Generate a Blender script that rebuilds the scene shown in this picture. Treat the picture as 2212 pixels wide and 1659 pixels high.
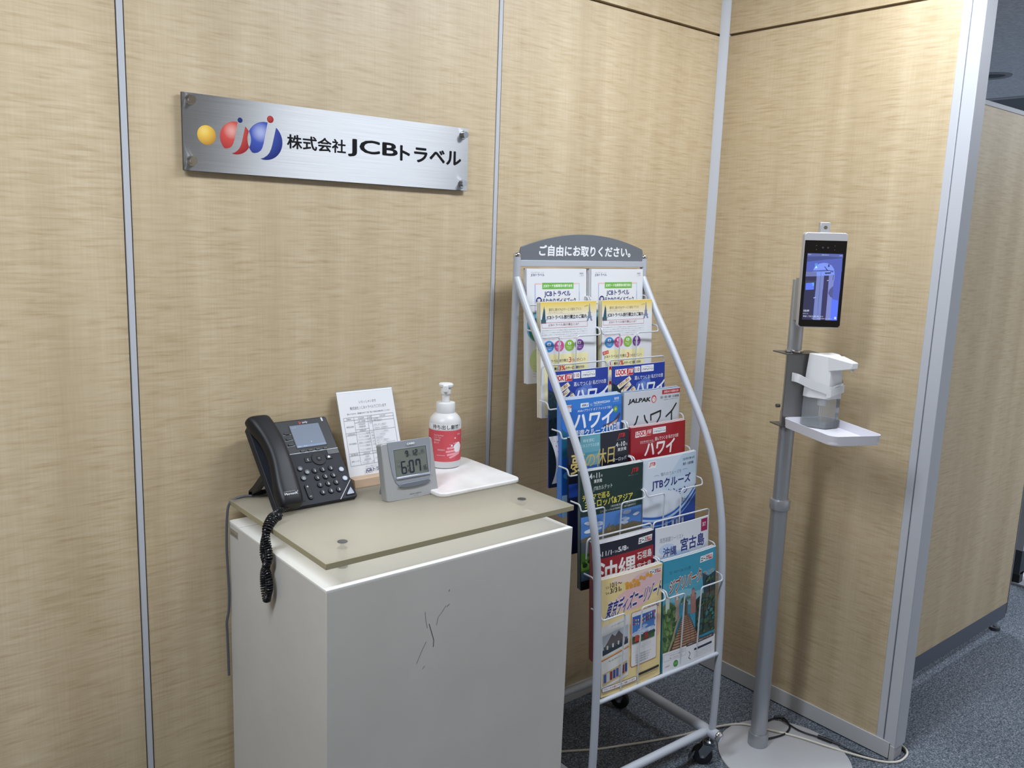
import bpy, bmesh, math, random
from mathutils import Vector, Matrix
for _o in list(bpy.data.objects): bpy.data.objects.remove(_o)
SC = bpy.context.scene
COL = SC.collection
random.seed(4)
PI = math.pi

# ------------------------------------------------------------------ camera
CAM = (-2.2925, -1.7773, 1.4475)
YAW, PITCH, ROLL, FPX = -0.69413, -0.17393, 0.03568, 1846.36
cd = bpy.data.cameras.new('camera'); cd.sensor_fit = 'HORIZONTAL'; cd.sensor_width = 36
cd.lens = FPX / 2212 * 36; cd.clip_start = .02
cam = bpy.data.objects.new('camera', cd); COL.objects.link(cam)
fw = Vector((-math.sin(YAW)*math.cos(PITCH), math.cos(YAW)*math.cos(PITCH), math.sin(PITCH)))
rt = Vector((math.cos(YAW), math.sin(YAW), 0)); up = rt.cross(fw)
r2 = math.cos(ROLL)*rt + math.sin(ROLL)*up; u2 = -math.sin(ROLL)*rt + math.cos(ROLL)*up
mw = Matrix((r2, u2, -fw)).transposed().to_4x4(); mw.translation = CAM
cam.matrix_world = mw
SC.camera = cam

# ------------------------------------------------------------------ world, lamps, exposure
w = bpy.data.worlds.new('office_ambient'); SC.world = w; w.use_nodes = True
bg = w.node_tree.nodes['Background']; bg.inputs[0].default_value = (.86, .93, 1, 1); bg.inputs[1].default_value = .055
def area(name, loc, sx, sy, power, rot=(0, 0, 0), col=(.875, .935, 1)):
    l = bpy.data.lights.new(name, 'AREA'); l.shape = 'RECTANGLE'; l.size = sx; l.size_y = sy
    l.energy = power; l.color = col
    o = bpy.data.objects.new(name, l); COL.objects.link(o); o.location = loc; o.rotation_euler = rot
    return o
area('ceiling_lamp_or_fill', (-.60, -.88, 2.45), .90, .26, 26.5)
area('ceiling_lamp_or_fill', (-2.80, -.88, 2.45), 1.3, .26, 47)
area('ceiling_lamp_or_fill', (.9, -2.55, 2.45), 1.3, .26, 4)  # added fill, out of view: brightens the wall behind the camera
area('ceiling_lamp_or_fill', (2.0, -1.7, 2.45), 1.3, .26, 31)
area('ceiling_lamp_or_fill', (4.6, -1.4, 2.45), 1.3, .26, 60)  # this and the next two: added fill, unseen, lifting the far ceiling
area('ceiling_lamp_or_fill', (3.2, 1.6, 2.45), 1.3, .26, 110)
area('ceiling_lamp_or_fill', (6.4, .8, 2.45), 1.3, .26, 120)
vs = SC.view_settings
vs.view_transform = 'Standard'; vs.look = 'None'; vs.gamma = 1; vs.use_curve_mapping = False; vs.exposure = 0.0

# ------------------------------------------------------------------ materials
def lin(c):
    f = lambda v: v/12.92 if v <= .04045 else ((v+.055)/1.055)**2.4
    return tuple(f(x/255) for x in c)+(1,)
_m = {}
def M(c, rough=.5, metal=0, spec=.5, emit=0, coat=0):
    if not isinstance(c, tuple): return c
    k = (c, rough, metal, spec, emit, coat)
    if k in _m: return _m[k]
    m = bpy.data.materials.new('paint_%02x%02x%02x' % c); m.use_nodes = True
    b = m.node_tree.nodes['Principled BSDF']
    b.inputs['Base Color'].default_value = lin(c); b.inputs['Roughness'].default_value = rough
    b.inputs['Metallic'].default_value = metal; b.inputs['Specular IOR Level'].default_value = spec
    if coat: b.inputs['Coat Weight'].default_value = coat; b.inputs['Coat Roughness'].default_value = .15
    if emit:
        b.inputs['Emission Color'].default_value = lin(c); b.inputs['Emission Strength'].default_value = emit
    _m[k] = m
    return m
def nodemat(name):
    m = bpy.data.materials.new(name); m.use_nodes = True
    nt = m.node_tree; return m, nt, nt.nodes['Principled BSDF'], nt.links
def ramp(nt, stops, interp='LINEAR'):
    r = nt.nodes.new('ShaderNodeValToRGB'); r.color_ramp.interpolation = interp
    e = r.color_ramp.elements
    while len(e) < len(stops): e.new(.5)
    for el, (p, c) in zip(e, stops): el.position = p; el.color = lin(c)
    return r
def noise(nt, lk, vec, scale, detail=3, rough=.5, dist=0, sc=(1, 1, 1), rot=(0, 0, 0)):
    mp = nt.nodes.new('ShaderNodeMapping'); mp.inputs['Scale'].default_value = sc; mp.inputs['Rotation'].default_value = rot
    lk.new(vec, mp.inputs[0])
    n = nt.nodes.new('ShaderNodeTexNoise'); n.inputs['Scale'].default_value = scale
    n.inputs['Detail'].default_value = detail; n.inputs['Roughness'].default_value = rough; n.inputs['Distortion'].default_value = dist
    lk.new(mp.outputs[0], n.inputs[0]); return n
def mixc(nt, lk, a, b, fac, mode='MIX'):
    x = nt.nodes.new('ShaderNodeMix'); x.data_type = 'RGBA'; x.blend_type = mode
    for s, v in ((6, a), (7, b), (0, fac)):
        if hasattr(v, 'links'): lk.new(v, x.inputs[s])
        elif isinstance(v, tuple): x.inputs[s].default_value = v
        else: x.inputs[s].default_value = v
    return x.outputs[2]
def wood(name, horiz):
    # figured maple laminate: short horizontal ripples over a faint vertical grain
    m, nt, b, lk = nodemat(name)
    tc = nt.nodes.new('ShaderNodeTexCoord').outputs['Object']
    sx = (1, 1, 1)
    rip = noise(nt, lk, tc, 1, 2.5, .55, .45, (13*horiz[0]+.01, 13*horiz[1]+.01, 150))
    amp = noise(nt, lk, tc, 1, 2, .5, 0, (9*horiz[0]+.01, 9*horiz[1]+.01, 2.2))
    big = noise(nt, lk, tc, 1, 2, .5, .3, (11*horiz[0]+.01, 11*horiz[1]+.01, .7))
    ver = noise(nt, lk, tc, 1, 3, .6, 0, (240*horiz[0]+.01, 240*horiz[1]+.01, 7))
    r1 = ramp(nt, [(.28, (190, 168, 134)), (.43, (202, 183, 150)), (.55, (208, 190, 159)), (.74, (214, 198, 169))])
    lk.new(rip.outputs[0], r1.inputs[0])
    r2_ = ramp(nt, [(.3, (232, 227, 220)), (.7, (255, 255, 253))]); lk.new(ver.outputs[0], r2_.inputs[0])
    r3 = ramp(nt, [(.3, (234, 230, 223)), (.7, (255, 255, 255))]); lk.new(big.outputs[0], r3.inputs[0])
    ra = ramp(nt, [(.30, (180, 180, 180)), (.52, (255, 255, 255))]); lk.new(amp.outputs[0], ra.inputs[0])
    c = mixc(nt, lk, lin((206, 187, 156)), r1.outputs[0], ra.outputs[0])
    c = mixc(nt, lk, c, r2_.outputs[0], .42, 'MULTIPLY')
    c = mixc(nt, lk, c, r3.outputs[0], .9, 'MULTIPLY')
    lk.new(c, b.inputs['Base Color'])
    b.inputs['Roughness'].default_value = .52; b.inputs['Specular IOR Level'].default_value = 1.0
    return m
W_BACK = wood('maple_laminate_back', (1, 0)); W_RIGHT = wood('maple_laminate_side', (0, 1)); W_FAR = wood('maple_laminate_far', (1, 0))
def carpet():
    m, nt, b, lk = nodemat('blue_grey_carpet')
    tc = nt.nodes.new('ShaderNodeTexCoord').outputs['Object']
    n1 = noise(nt, lk, tc, 190, 3, .7); n2 = noise(nt, lk, tc, 60, 2, .6); n3 = noise(nt, lk, tc, 2.2, 2, .5)
    r = ramp(nt, [(.34, (70, 76, 86)), (.5, (120, 127, 138)), (.66, (180, 187, 196))]); lk.new(n1.outputs[0], r.inputs[0])
    r2_ = ramp(nt, [(.3, (190, 195, 202)), (.7, (255, 255, 255))]); lk.new(n2.outputs[0], r2_.inputs[0])
    r3 = ramp(nt, [(.3, (225, 225, 225)), (.7, (255, 255, 255))]); lk.new(n3.outputs[0], r3.inputs[0])
    c = mixc(nt, lk, r.outputs[0], r2_.outputs[0], 1., 'MULTIPLY'); c = mixc(nt, lk, c, r3.outputs[0], 1., 'MULTIPLY')
    lk.new(c, b.inputs['Base Color']); b.inputs['Roughness'].default_value = .95; b.inputs['Specular IOR Level'].default_value = .1
    bp = nt.nodes.new('ShaderNodeBump'); bp.inputs['Strength'].default_value = .5; bp.inputs['Distance'].default_value = .004
    lk.new(n1.outputs[0], bp.inputs['Height']); lk.new(bp.outputs[0], b.inputs['Normal'])
    return m
CARPET = carpet()
def speck(name, c0, c1, scale, rough=.6, sc=(1, 1, 1), metal=0, bump=0, spec=.5):
    m, nt, b, lk = nodemat(name)
    tc = nt.nodes.new('ShaderNodeTexCoord').outputs['Object']
    n = noise(nt, lk, tc, scale, 4, .6, 0, sc)
    r = ramp(nt, [(.35, c0), (.65, c1)]); lk.new(n.outputs[0], r.inputs[0]); lk.new(r.outputs[0], b.inputs['Base Color'])
    b.inputs['Roughness'].default_value = rough; b.inputs['Metallic'].default_value = metal; b.inputs['Specular IOR Level'].default_value = spec
    if bump:
        bp = nt.nodes.new('ShaderNodeBump'); bp.inputs['Strength'].default_value = bump; bp.inputs['Distance'].default_value = .002
        lk.new(n.outputs[0], bp.inputs['Height']); lk.new(bp.outputs[0], b.inputs['Normal'])
    return m
CEIL = speck('speckled_ceiling_tile', (200, 203, 208), (226, 228, 232), 55, .95, bump=.3, spec=.1)
TRIM = M((188, 191, 199), .45, spec=.3); TRIM_D = M((74, 70, 68), .8); GAP = M((120, 104, 86), .8)
BASEB = M((186, 188, 192), .5)
STEEL, nt_, b_, lk_ = nodemat('brushed_steel')
tc_ = nt_.nodes.new('ShaderNodeTexCoord').outputs['Object']
n_ = noise(nt_, lk_, tc_, 1, 3, .6, 0, (6, 1, 900)); r_ = ramp(nt_, [(.3, (196, 197, 200)), (.7, (216, 217, 220))])
lk_.new(n_.outputs[0], r_.inputs[0]); lk_.new(r_.outputs[0], b_.inputs['Base Color'])
b_.inputs['Metallic'].default_value = 1; b_.inputs['Roughness'].default_value = .52; b_.inputs['Anisotropic'].default_value = 1
tg_ = nt_.nodes.new('ShaderNodeCombineXYZ'); tg_.inputs[2].default_value = 1.
lk_.new(tg_.outputs[0], b_.inputs['Tangent'])
CHROME = M((215, 216, 220), .12, 1); ALU = M((178, 180, 186), .33, .6); ALU_M = M((172, 175, 181), .32, .6)
WHITEP = M((222, 223, 226), .4); BLACKP = M((22, 24, 30), .42); BLACKR = M((14, 15, 19), .32)
RACK = M((182, 187, 198), .46, .1); WIRE = M((196, 200, 206), .35)
LAM = speck('white_laminate', (192, 190, 186), (199, 197, 193), 3, .42, spec=.35)
LAMTOP = M((232, 232, 230), .35)
def frosted():
    m, nt, b, lk = nodemat('frosted_glass')
    b.inputs['Base Color'].default_value = lin((202, 197, 185)); b.inputs['Roughness'].default_value = .3
    t = nt.nodes.new('ShaderNodeBsdfTransparent'); t.inputs[0].default_value = lin((251, 249, 244))
    tl = nt.nodes.new('ShaderNodeBsdfTranslucent'); tl.inputs[0].default_value = lin((248, 245, 238))
    y = nt.nodes.new('ShaderNodeMixShader'); y.inputs[0].default_value = .45
    lk.new(tl.outputs[0], y.inputs[1]); lk.new(b.outputs[0], y.inputs[2])
    x = nt.nodes.new('ShaderNodeMixShader'); x.inputs[0].default_value = .60
    lk.new(t.outputs[0], x.inputs[1]); lk.new(y.outputs[0], x.inputs[2]); lk.new(x.outputs[0], nt.nodes['Material Output'].inputs[0])
    return m
FROST = frosted(); FROST_E = M((158, 150, 122), .45)
def clear(name, c, rough=.03, tr=.8):
    m, nt, b, lk = nodemat(name)
    gl = nt.nodes.new('ShaderNodeBsdfGlossy'); gl.inputs['Roughness'].default_value = rough
    b.inputs['Base Color'].default_value = lin(c); b.inputs['Roughness'].default_value = .3
    t = nt.nodes.new('ShaderNodeBsdfTransparent'); t.inputs[0].default_value = lin(c)
    x = nt.nodes.new('ShaderNodeMixShader'); x.inputs[0].default_value = 1-tr
    lk.new(t.outputs[0], x.inputs[1]); lk.new(b.outputs[0], x.inputs[2])
    lw = nt.nodes.new('ShaderNodeLayerWeight'); lw.inputs[0].default_value = .25
    z = nt.nodes.new('ShaderNodeMixShader'); lk.new(lw.outputs['Fresnel'], z.inputs[0]); lk.new(x.outputs[0], z.inputs[1]); lk.new(gl.outputs[0], z.inputs[2])
    lk.new(z.outputs[0], nt.nodes['Material Output'].inputs[0])
    return m
CLEAR = clear('clear_plastic', (240, 243, 245), .05, .84); TAPE = clear('milky_tape', (235, 236, 238), .3, .25)
MARBLE = speck('white_marble', (218, 215, 215), (236, 235, 236), 9, .3)
BEECH = speck('beech', (176, 150, 126), (194, 168, 144), 1, .5, (6, 90, 90))

# ------------------------------------------------------------------ mesh accumulators
class G:
    def __init__(s): s.v = []; s.f = []; s.fm = []; s.m = []; s.sm = []
    def mi(s, m):
        m = M(m)
        if m not in s.m: s.m.append(m)
        return s.m.index(m)
    def add(s, vs, fs, m, smooth=False):
        o = len(s.v); k = s.mi(m); s.v += [tuple(v) for v in vs]
        for f in fs: s.f.append([o+i for i in f]); s.fm.append(k); s.sm.append(smooth)
        return s
    def box(s, a, b, m):
        x0, y0, z0 = [min(p) for p in zip(a, b)]; x1, y1, z1 = [max(p) for p in zip(a, b)]
        return s.add([(x0,y0,z0),(x1,y0,z0),(x1,y1,z0),(x0,y1,z0),(x0,y0,z1),(x1,y0,z1),(x1,y1,z1),(x0,y1,z1)],
              [(3,2,1,0),(4,5,6,7),(0,1,5,4),(1,2,6,5),(2,3,7,6),(3,0,4,7)], m)
    def prism(s, pts, m, axis='z', a=0, b=1, smooth=False):
        # outline pts extruded from a to b along axis
        n = len(pts)
        def P(p, t): return {'z': (p[0], p[1], t), 'y': (p[0], t, p[1]), 'x': (t, p[0], p[1])}[axis]
        s.add([P(p, a) for p in pts]+[P(p, b) for p in pts], [tuple(range(n))[::-1], tuple(range(n, 2*n))]+[(i, (i+1) % n, n+(i+1) % n, n+i) for i in range(n)], m)
        if smooth:
            for i in range(n): s.sm[-1-i] = True
        return s
    def tube(s, path, r, m, n=10, cap=True, closed=False):
        P = [Vector(p) for p in path]; k = len(P); rr = r if isinstance(r, (list, tuple)) else [r]*k
        prev = None; vs = []
        for i in range(k):
            t = (P[(i+1) % k]-P[i-1]) if closed else (P[min(i+1, k-1)]-P[max(i-1, 0)])
            t.normalize()
            if prev is None:
                nn = t.orthogonal().normalized()
            else:
                nn = prev-t*prev.dot(t)
                nn = nn.normalized() if nn.length > 1e-9 else t.orthogonal().normalized()
            prev = nn; bb = t.cross(nn)
            for j in range(n):
                a = 2*PI*j/n; vs.append(P[i]+(nn*math.cos(a)+bb*math.sin(a))*rr[i])
        fs = [(i*n+j, i*n+(j+1) % n, ((i+1) % k)*n+(j+1) % n, ((i+1) % k)*n+j) for i in range(k if closed else k-1) for j in range(n)]
        s.add(vs, fs, m, True)
        if cap and not closed:
            s.add(vs[:n], [tuple(range(n))[::-1]], m); s.add(vs[-n:], [tuple(range(n))], m)
        return s
    def cyl(s, a, b, r, m, n=24, r2=None): return s.tube([a, b], [r, r if r2 is None else r2], m, n)
    def lathe(s, prof, m, c=(0, 0, 0), n=40, sx=1, sy=1):
        vs = [(c[0]+r*sx*math.cos(2*PI*j/n), c[1]+r*sy*math.sin(2*PI*j/n), c[2]+z) for r, z in prof for j in range(n)]
        fs = [(i*n+j, i*n+(j+1) % n, (i+1)*n+(j+1) % n, (i+1)*n+j) for i in range(len(prof)-1) for j in range(n)]
        return s.add(vs, fs, m, True)
    def sphere(s, c, r, m, n=16, sq=(1, 1, 1)):
        vs = []; fs = []; k = n//2
        for i in range(k+1):
            t = PI*i/k
            for j in range(n): a = 2*PI*j/n; vs.append((c[0]+r*sq[0]*math.sin(t)*math.cos(a), c[1]+r*sq[1]*math.sin(t)*math.sin(a), c[2]+r*sq[2]*math.cos(t)))
        for i in range(k):
            for j in range(n): fs.append((i*n+j, (i+1)*n+j, (i+1)*n+(j+1) % n, i*n+(j+1) % n))
        return s.add(vs, fs, m, True)
    def page(s, pg, mp, cut=0, cuty=0):
        # cut / cuty: slice shapes along a fixed grid so that every layer follows a curved sheet exactly
        for pts, fs, c in pg.it:
            todo = []
            for q, st, ax in ((0, cut, (1, 0, 0)), (1, cuty, (0, 1, 0))):
                if st:
                    lo, hi = min(p[q] for p in pts), max(p[q] for p in pts); k = math.floor(lo/st+1e-6)+1
                    while k*st < hi-1e-5: todo.append((tuple(k*st*v for v in ax), ax)); k += 1
            if todo:
                bm = bmesh.new(); vv = [bm.verts.new(p) for p in pts]
                for f in fs:
                    try: bm.faces.new([vv[i] for i in f])
                    except ValueError: pass
                for co, no in todo: bmesh.ops.bisect_plane(bm, geom=bm.verts[:]+bm.edges[:]+bm.faces[:], plane_co=co, plane_no=no)
                bm.verts.index_update(); pts = [tuple(q.co) for q in bm.verts]; fs = [[q.index for q in f.verts] for f in bm.faces]; bm.free()
            s.add([mp(*p) for p in pts], fs, c)
        return s
def rrect(x0, y0, x1, y1, r, n=5):
    out = []
    for cx, cy, a0 in ((x1-r, y1-r, 0), (x0+r, y1-r, 90), (x0+r, y0+r, 180), (x1-r, y0+r, 270)):
        for i in range(n+1):
            a = math.radians(a0+90*i/n); out.append((cx+r*math.cos(a), cy+r*math.sin(a)))
    return out
def smoothpath(pts, k=6, closed=False):
    P = [Vector(p) for p in pts]; n = len(P); out = []
    for i in range(n if closed else n-1):
        a, b, c, d = (P[(i-1) % n], P[i], P[(i+1) % n], P[(i+2) % n]) if closed else (P[max(i-1, 0)], P[i], P[i+1], P[min(i+2, n-1)])
        for j in range(k):
            t = j/k; out.append(.5*((2*b)+(c-a)*t+(2*a-5*b+4*c-d)*t*t+(3*b-a-3*c+d)*t**3))
    if not closed: out.append(P[-1])
    return out
def fillet(pts, r, k=5):
    P = [Vector(p) for p in pts]; out = [P[0]]
    for i in range(1, len(P)-1):
        a, b = (P[i-1]-P[i]), (P[i+1]-P[i]); q = min(r, a.length*.45, b.length*.45)
        a = P[i]+a.normalized()*q; b = P[i]+b.normalized()*q
        for j in range(k+1):
            t = j/k; out.append((1-t)**2*a+2*t*(1-t)*P[i]+t*t*b)
    return out+[P[-1]]
def obj(name, g, parent=None, bevel=0, seg=2, loc=None, rotz=0, sharp=38):
    me = bpy.data.meshes.new(name); me.from_pydata(g.v, [], g.f)
    for m in g.m: me.materials.append(m)
    me.polygons.foreach_set('material_index', g.fm)
    me.polygons.foreach_set('use_smooth', [bool(x) for x in g.sm])
    me.update()
    try: me.set_sharp_from_angle(angle=math.radians(sharp))
    except Exception: pass
    o = bpy.data.objects.new(name, me); COL.objects.link(o)
    if parent: o.parent = parent
    if loc is not None: o.location = loc; o.rotation_euler = (0, 0, rotz)
    if bevel:
        b = o.modifiers.new('bevel', 'BEVEL'); b.width = bevel; b.segments = seg; b.limit_method = 'ANGLE'; b.angle_limit = math.radians(40)
    return o
def thing(name, label, cat, loc=(0, 0, 0), rotz=0, group=None):
    o = bpy.data.objects.new(name, None); COL.objects.link(o); o.empty_display_size = .05
    o.location = loc; o.rotation_euler = (0, 0, rotz)
    return tag(o, label, cat, group)
def tag(o, label, cat, group=None):
    o['label'] = label; o['category'] = cat
    if group: o['group'] = group
    return o
def struct(name, g, bevel=0, label=None):
    o = obj(name, g, None, bevel); o['kind'] = 'structure'
    if label: o['label'] = label
    return o

# ------------------------------------------------------------------ printed graphics (text and shapes on a sheet, y down)
_gl = {}
def glyphs(t, bold=0):
    k = (t, bold)
    if k not in _gl:
        c = bpy.data.curves.new('lettering', 'FONT'); c.body = t; c.size = 1; c.dimensions = '2D'; c.fill_mode = 'FRONT'
        c.resolution_u = 3; c.offset = bold
        o = bpy.data.objects.new('lettering', c); COL.objects.link(o)
        bpy.context.view_layer.update()
        me = bpy.data.meshes.new_from_object(o.evaluated_get(bpy.context.evaluated_depsgraph_get()))
        v = [(q.co.x, q.co.y) for q in me.vertices]; f = [tuple(p.vertices) for p in me.polygons]
        bpy.data.objects.remove(o); bpy.data.curves.remove(c); bpy.data.meshes.remove(me)
        if not v: v = [(0, 0), (1, 0), (1, 1)]; f = []
        xs = [p[0] for p in v]; ys = [p[1] for p in v]
        _gl[k] = (v, f, min(xs), max(xs), min(ys), max(ys))
    return _gl[k]
class Page:
    def __init__(s): s.it = []; s.h = 0
    def poly(s, pts, c):
        s.h += 1; s.it.append(([(x, y, s.h) for x, y in pts], [tuple(range(len(pts)))], c)); return s
    def rect(s, x0, y0, x1, y1, c, cell=18):
        s.h += 1; nx = max(1, math.ceil(abs(x1-x0)/cell)); ny = max(1, math.ceil(abs(y1-y0)/cell))
        p = [(x0+(x1-x0)*i/nx, y0+(y1-y0)*j/ny, s.h) for j in range(ny+1) for i in range(nx+1)]
        f = [(j*(nx+1)+i, j*(nx+1)+i+1, (j+1)*(nx+1)+i+1, (j+1)*(nx+1)+i) for j in range(ny) for i in range(nx)]
        s.it.append((p, f, c)); return s
    def frame(s, x0, y0, x1, y1, t, c):
        s.rect(x0, y0, x1, y0+t, c); s.rect(x0, y1-t, x1, y1, c); s.rect(x0, y0, x0+t, y1, c); s.rect(x1-t, y0, x1, y1, c); return s
    def ell(s, cx, cy, rx, ry, c, n=24): return s.poly([(cx+rx*math.cos(2*PI*i/n), cy+ry*math.sin(2*PI*i/n)) for i in range(n)], c)
    def rr(s, x0, y0, x1, y1, r, c): return s.poly(rrect(x0, y0, x1, y1, r, 4), c)
    def line(s, pts, t, c):
        for (x0, y0), (x1, y1) in zip(pts, pts[1:]):
            d = math.hypot(x1-x0, y1-y0) or 1; nx, ny = -(y1-y0)/d*t/2, (x1-x0)/d*t/2
            s.poly([(x0+nx, y0+ny), (x1+nx, y1+ny), (x1-nx, y1-ny), (x0-nx, y0-ny)], c)
        return s
    def text(s, t, x, y, w, h, c, b=0, sh=0, rot=0, out=None):
        # bbox of the lettering fills x..x+w, y..y+h; bold lettering is the same glyphs struck again around each outline
        if out: s.text(t, x, y, w, h, out[0], b+out[1], sh, rot)
        v, f, x0, x1, y0, y1 = glyphs(t); s.h += 1
        ax = w/max(x1-x0, 1e-6); ay = h/max(y1-y0, 1e-6)
        ca, sa = math.cos(math.radians(rot)), math.sin(math.radians(rot))
        n = 0 if b <= 0 or h < 3.2 else (5 if b < .04 else 9)
        for k in range(max(n, 1)):
            q = 2*PI*k/max(n, 1)+.4; ox_ = b*ax*math.cos(q) if n else 0; oy_ = b*ay*math.sin(q) if n else 0; P = []
            for a, g_ in v:
                px = (a-x0)*ax+ox_; py = (y1-g_)*ay+oy_; px += sh*(h-py)
                dx, dy = px-w/2, py-h/2
                P.append((x+w/2+dx*ca-dy*sa, y+h/2+dx*sa+dy*ca, s.h+k*.06))
            s.it.append((P, f, c))
        return s

# ================================================================== the room
H = 2.5
struct('floor', G().box((-6, -6, -.03), (9, 4, 0), CARPET))
struct('ceiling', G().box((-6, -6, H), (9, 4, H+.03), CEIL))
SEAM = 2.08
struct('wall_front', G().box((-.3, -3.4, 0), (4.5, -3.3, H), M((232, 233, 235), .7)).box((-6, -3.4, 0), (-.3, -3.3, H), W_FAR))
g = G()
for x0, x1 in ((-5.4, -4.5045), (-4.4935, -3.6035), (-3.5925, -2.7025), (-2.6915, -1.8045), (-1.7885, -.8990), (-.8836, .0)):
    g.box((x0, 0, 0), (x1, .055, SEAM-.004), W_BACK); g.box((x0, 0, SEAM+.004), (x1, .055, H), W_BACK)
g.box((-5.4, .012, 0), (.0, .054, H), GAP)
struct('wall_left', g)
for k, x in enumerate((-2.697, -1.7965, -.8925)):
    struct('trim_%d' % (k+1), G().box((x-.0055, -.003, .0), (x+.0055, .02, H), TRIM).box((x+.0055, .004, 0), (x+.0085, .02, H), TRIM_D), .0008)
g = G()
g.box((0, -.002, 0), (.055, -.73, SEAM-.004), W_RIGHT).box((0, -.002, SEAM+.004), (.055, -.73, H), W_RIGHT)
g.box((.010, .055, 0), (.05, -.73, H), GAP)
struct('wall_right', g)
struct('trim_4', G().prism([(-.021, .0), (0.02, .0), (.02, -.021), (0, -.021), (-.003, -.0195), (-.0195, -.003)], TRIM, 'z', 0, H))
g = G().box((-.0015, -.73, .05), (.0565, -.7515, H), TRIM).box((.002, -.7515, .05), (.054, -.7545, H), M((150, 153, 162), .6))
g.box((-.003, -.7545, .038), (.058, -.788, H), TRIM).box((.004, -.752, 0), (.051, -.784, .04), M((176, 178, 184), .5))
struct('trim_5', g, .0015)
g = G().box((-5.4, -.006, .0), (-.018, .002, .0215), BASEB).box((-5.4, -.004, .0225), (-.018, .002, .044), BASEB).box((-5.4, -.009, .044), (-.018, .002, .0526), BASEB)
struct('baseboard_left', g, .001)
g = G().box((-.005, -.018, .0035), (.002, -.772, .052), BASEB).box((-.0035, -.018, 0), (.002, -.772, .0035), M((40, 42, 48), .9))
g.box((-.005, -.7725, .0035), (.002, -.7735, .05), M((30, 32, 38), .9)).box((-.0048, -.7735, .0), (.002, -.787, .045), BASEB)
struct('baseboard_right', g, .0008)

# partition beyond the corner, and the next one behind it
pt = thing('partition_panel', 'wood-grain office partition on short feet, beyond the end of the right wall', 'partition', (.1, -.60, 0))
obj('panel', G().box((0, -.016, .105), (1.115, .016, 1.875), W_FAR), pt)
obj('top_rail', G().box((0, -.018, 1.875), (1.118, .018, 1.889), TRIM), pt, .001)
obj('kick_strip', G().box((0, -.017, .045), (1.112, .017, .105), M((92, 99, 112), .6)), pt)
obj('edge_rail', G().box((1.115, -.018, .06), (1.121, .018, 1.889), M((120, 124, 130), .5)), pt)
for x in (.05, 1.07):
    obj('foot', G().cyl((x, 0, .0), (x, 0, .012), .02, M((70, 74, 82), .6)).cyl((x, 0, .012), (x, 0, .05), .008, CHROME), pt)
p2 = thing('partition_panel', 'grey partition with a flat steel foot, half hidden behind the wood-grain partition', 'partition', (1.72, -.46, 0))
obj('panel', G().box((.045, -.02, .16), (1.2, .02, 1.6), M((96, 100, 108), .8)), p2)
obj('post', G().box((0, -.022, .16), (.045, .022, 1.62), TRIM), p2, .001)
obj('kick_strip', G().box((0, -.02, .05), (1.2, .02, .16), M((60, 68, 78), .7)), p2)
obj('foot', G().prism(rrect(.0, -.21, .2, .21, .02), M((164, 168, 176), .4), 'z', 0, .01).box((.01, -.02, .01), (.05, .02, .06), BLACKP), p2, .001)
vt = thing('ceiling_vent', 'small round dark vent in the ceiling above the partition', 'vent', (3.405, .605, H))
obj('ring', G().lathe([(.0, -.002), (.075, -.002), (.095, -.010), (.11, -.006), (.112, 0)], M((150, 152, 156), .6)), vt)
obj('grille', G().lathe([(0, -.0035), (.072, -.0035), (.074, -.002)], M((84, 88, 94), .8)), vt)
hv = thing('ceiling_hatch', 'square recessed panel in the ceiling at the right edge of the picture', 'ceiling panel', (4.75, .75, H))
obj('frame', G().box((-.5, -.32, -.008), (.5, -.28, 0), M((190, 192, 196), .6)).box((-.5, .28, -.008), (.5, .32, 0), M((190, 192, 196), .6)).box((-.5, -.28, -.008), (-.46, .28, 0), M((190, 192, 196), .6)).box((.46, -.28, -.008), (.5, .28, 0), M((190, 192, 196), .6)), hv)
obj('louvre', G().box((-.46, -.28, -.003), (.46, .28, -.0005), M((110, 116, 122), .7)), hv)

# ================================================================== company sign
def ball(name, cx, cz, r, light, mid, dark):
    m, nt, b, lk = nodemat(name)
    tc = nt.nodes.new('ShaderNodeTexCoord').outputs['Object']
    d = nt.nodes.new('ShaderNodeVectorMath'); d.operation = 'DISTANCE'; lk.new(tc, d.inputs[0]); d.inputs[1].default_value = (cx-.25*r, 0, cz+.42*r)
    k = nt.nodes.new('ShaderNodeMath'); k.operation = 'DIVIDE'; lk.new(d.outputs['Value'], k.inputs[0]); k.inputs[1].default_value = r*1.5
    rp = ramp(nt, [(.0, light), (.38, mid), (1, dark)]); lk.new(k.outputs[0], rp.inputs[0]); lk.new(rp.outputs[0], b.inputs['Base Color'])
    b.inputs['Roughness'].default_value = .4; return m
SX, SZ = -1.6932, 1.6977
sg = thing('company_sign', 'brushed steel company name plate with a yellow, red and blue ball logo on the wall', 'sign', (-1.6905, -.006, 1.6988))
sg.scale = (1.0046, 1, 1.0046)
obj('plate', G().box((0, -.006, 0), (.6953, 0, -.149), STEEL).box((.0008, -.0055, -.1494), (.6945, -.0005, -.149), TRIM_D).box((-.0004, -.0055, -.0006), (0, -.0005, -.1488), TRIM_D), sg)
sp = lambda x, y, h: (x/1000, -.0060-h*.00006, -y/1000)
INK = M((8, 10, 16), .5, spec=.2)
for t, a, b_, bold in (('株式会社', (219, 59), (138.3, 28.5), .026), ('JCB', (365, 54.2), (126, 37.3), .026), ('トラベル', (500.3, 57.3), (173.2, 33), .034)):
    obj('lettering', G().page(Page().text(t, *a, *b_, INK, bold), sp), sg)
YEL = ball('logo_yellow', .047, -.0775, .019, (250, 228, 150), (238, 196, 84), (186, 130, 46))
RED = ball('logo_red', .1063, -.0777, .0324, (240, 190, 180), (205, 78, 70), (150, 24, 34))
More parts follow.
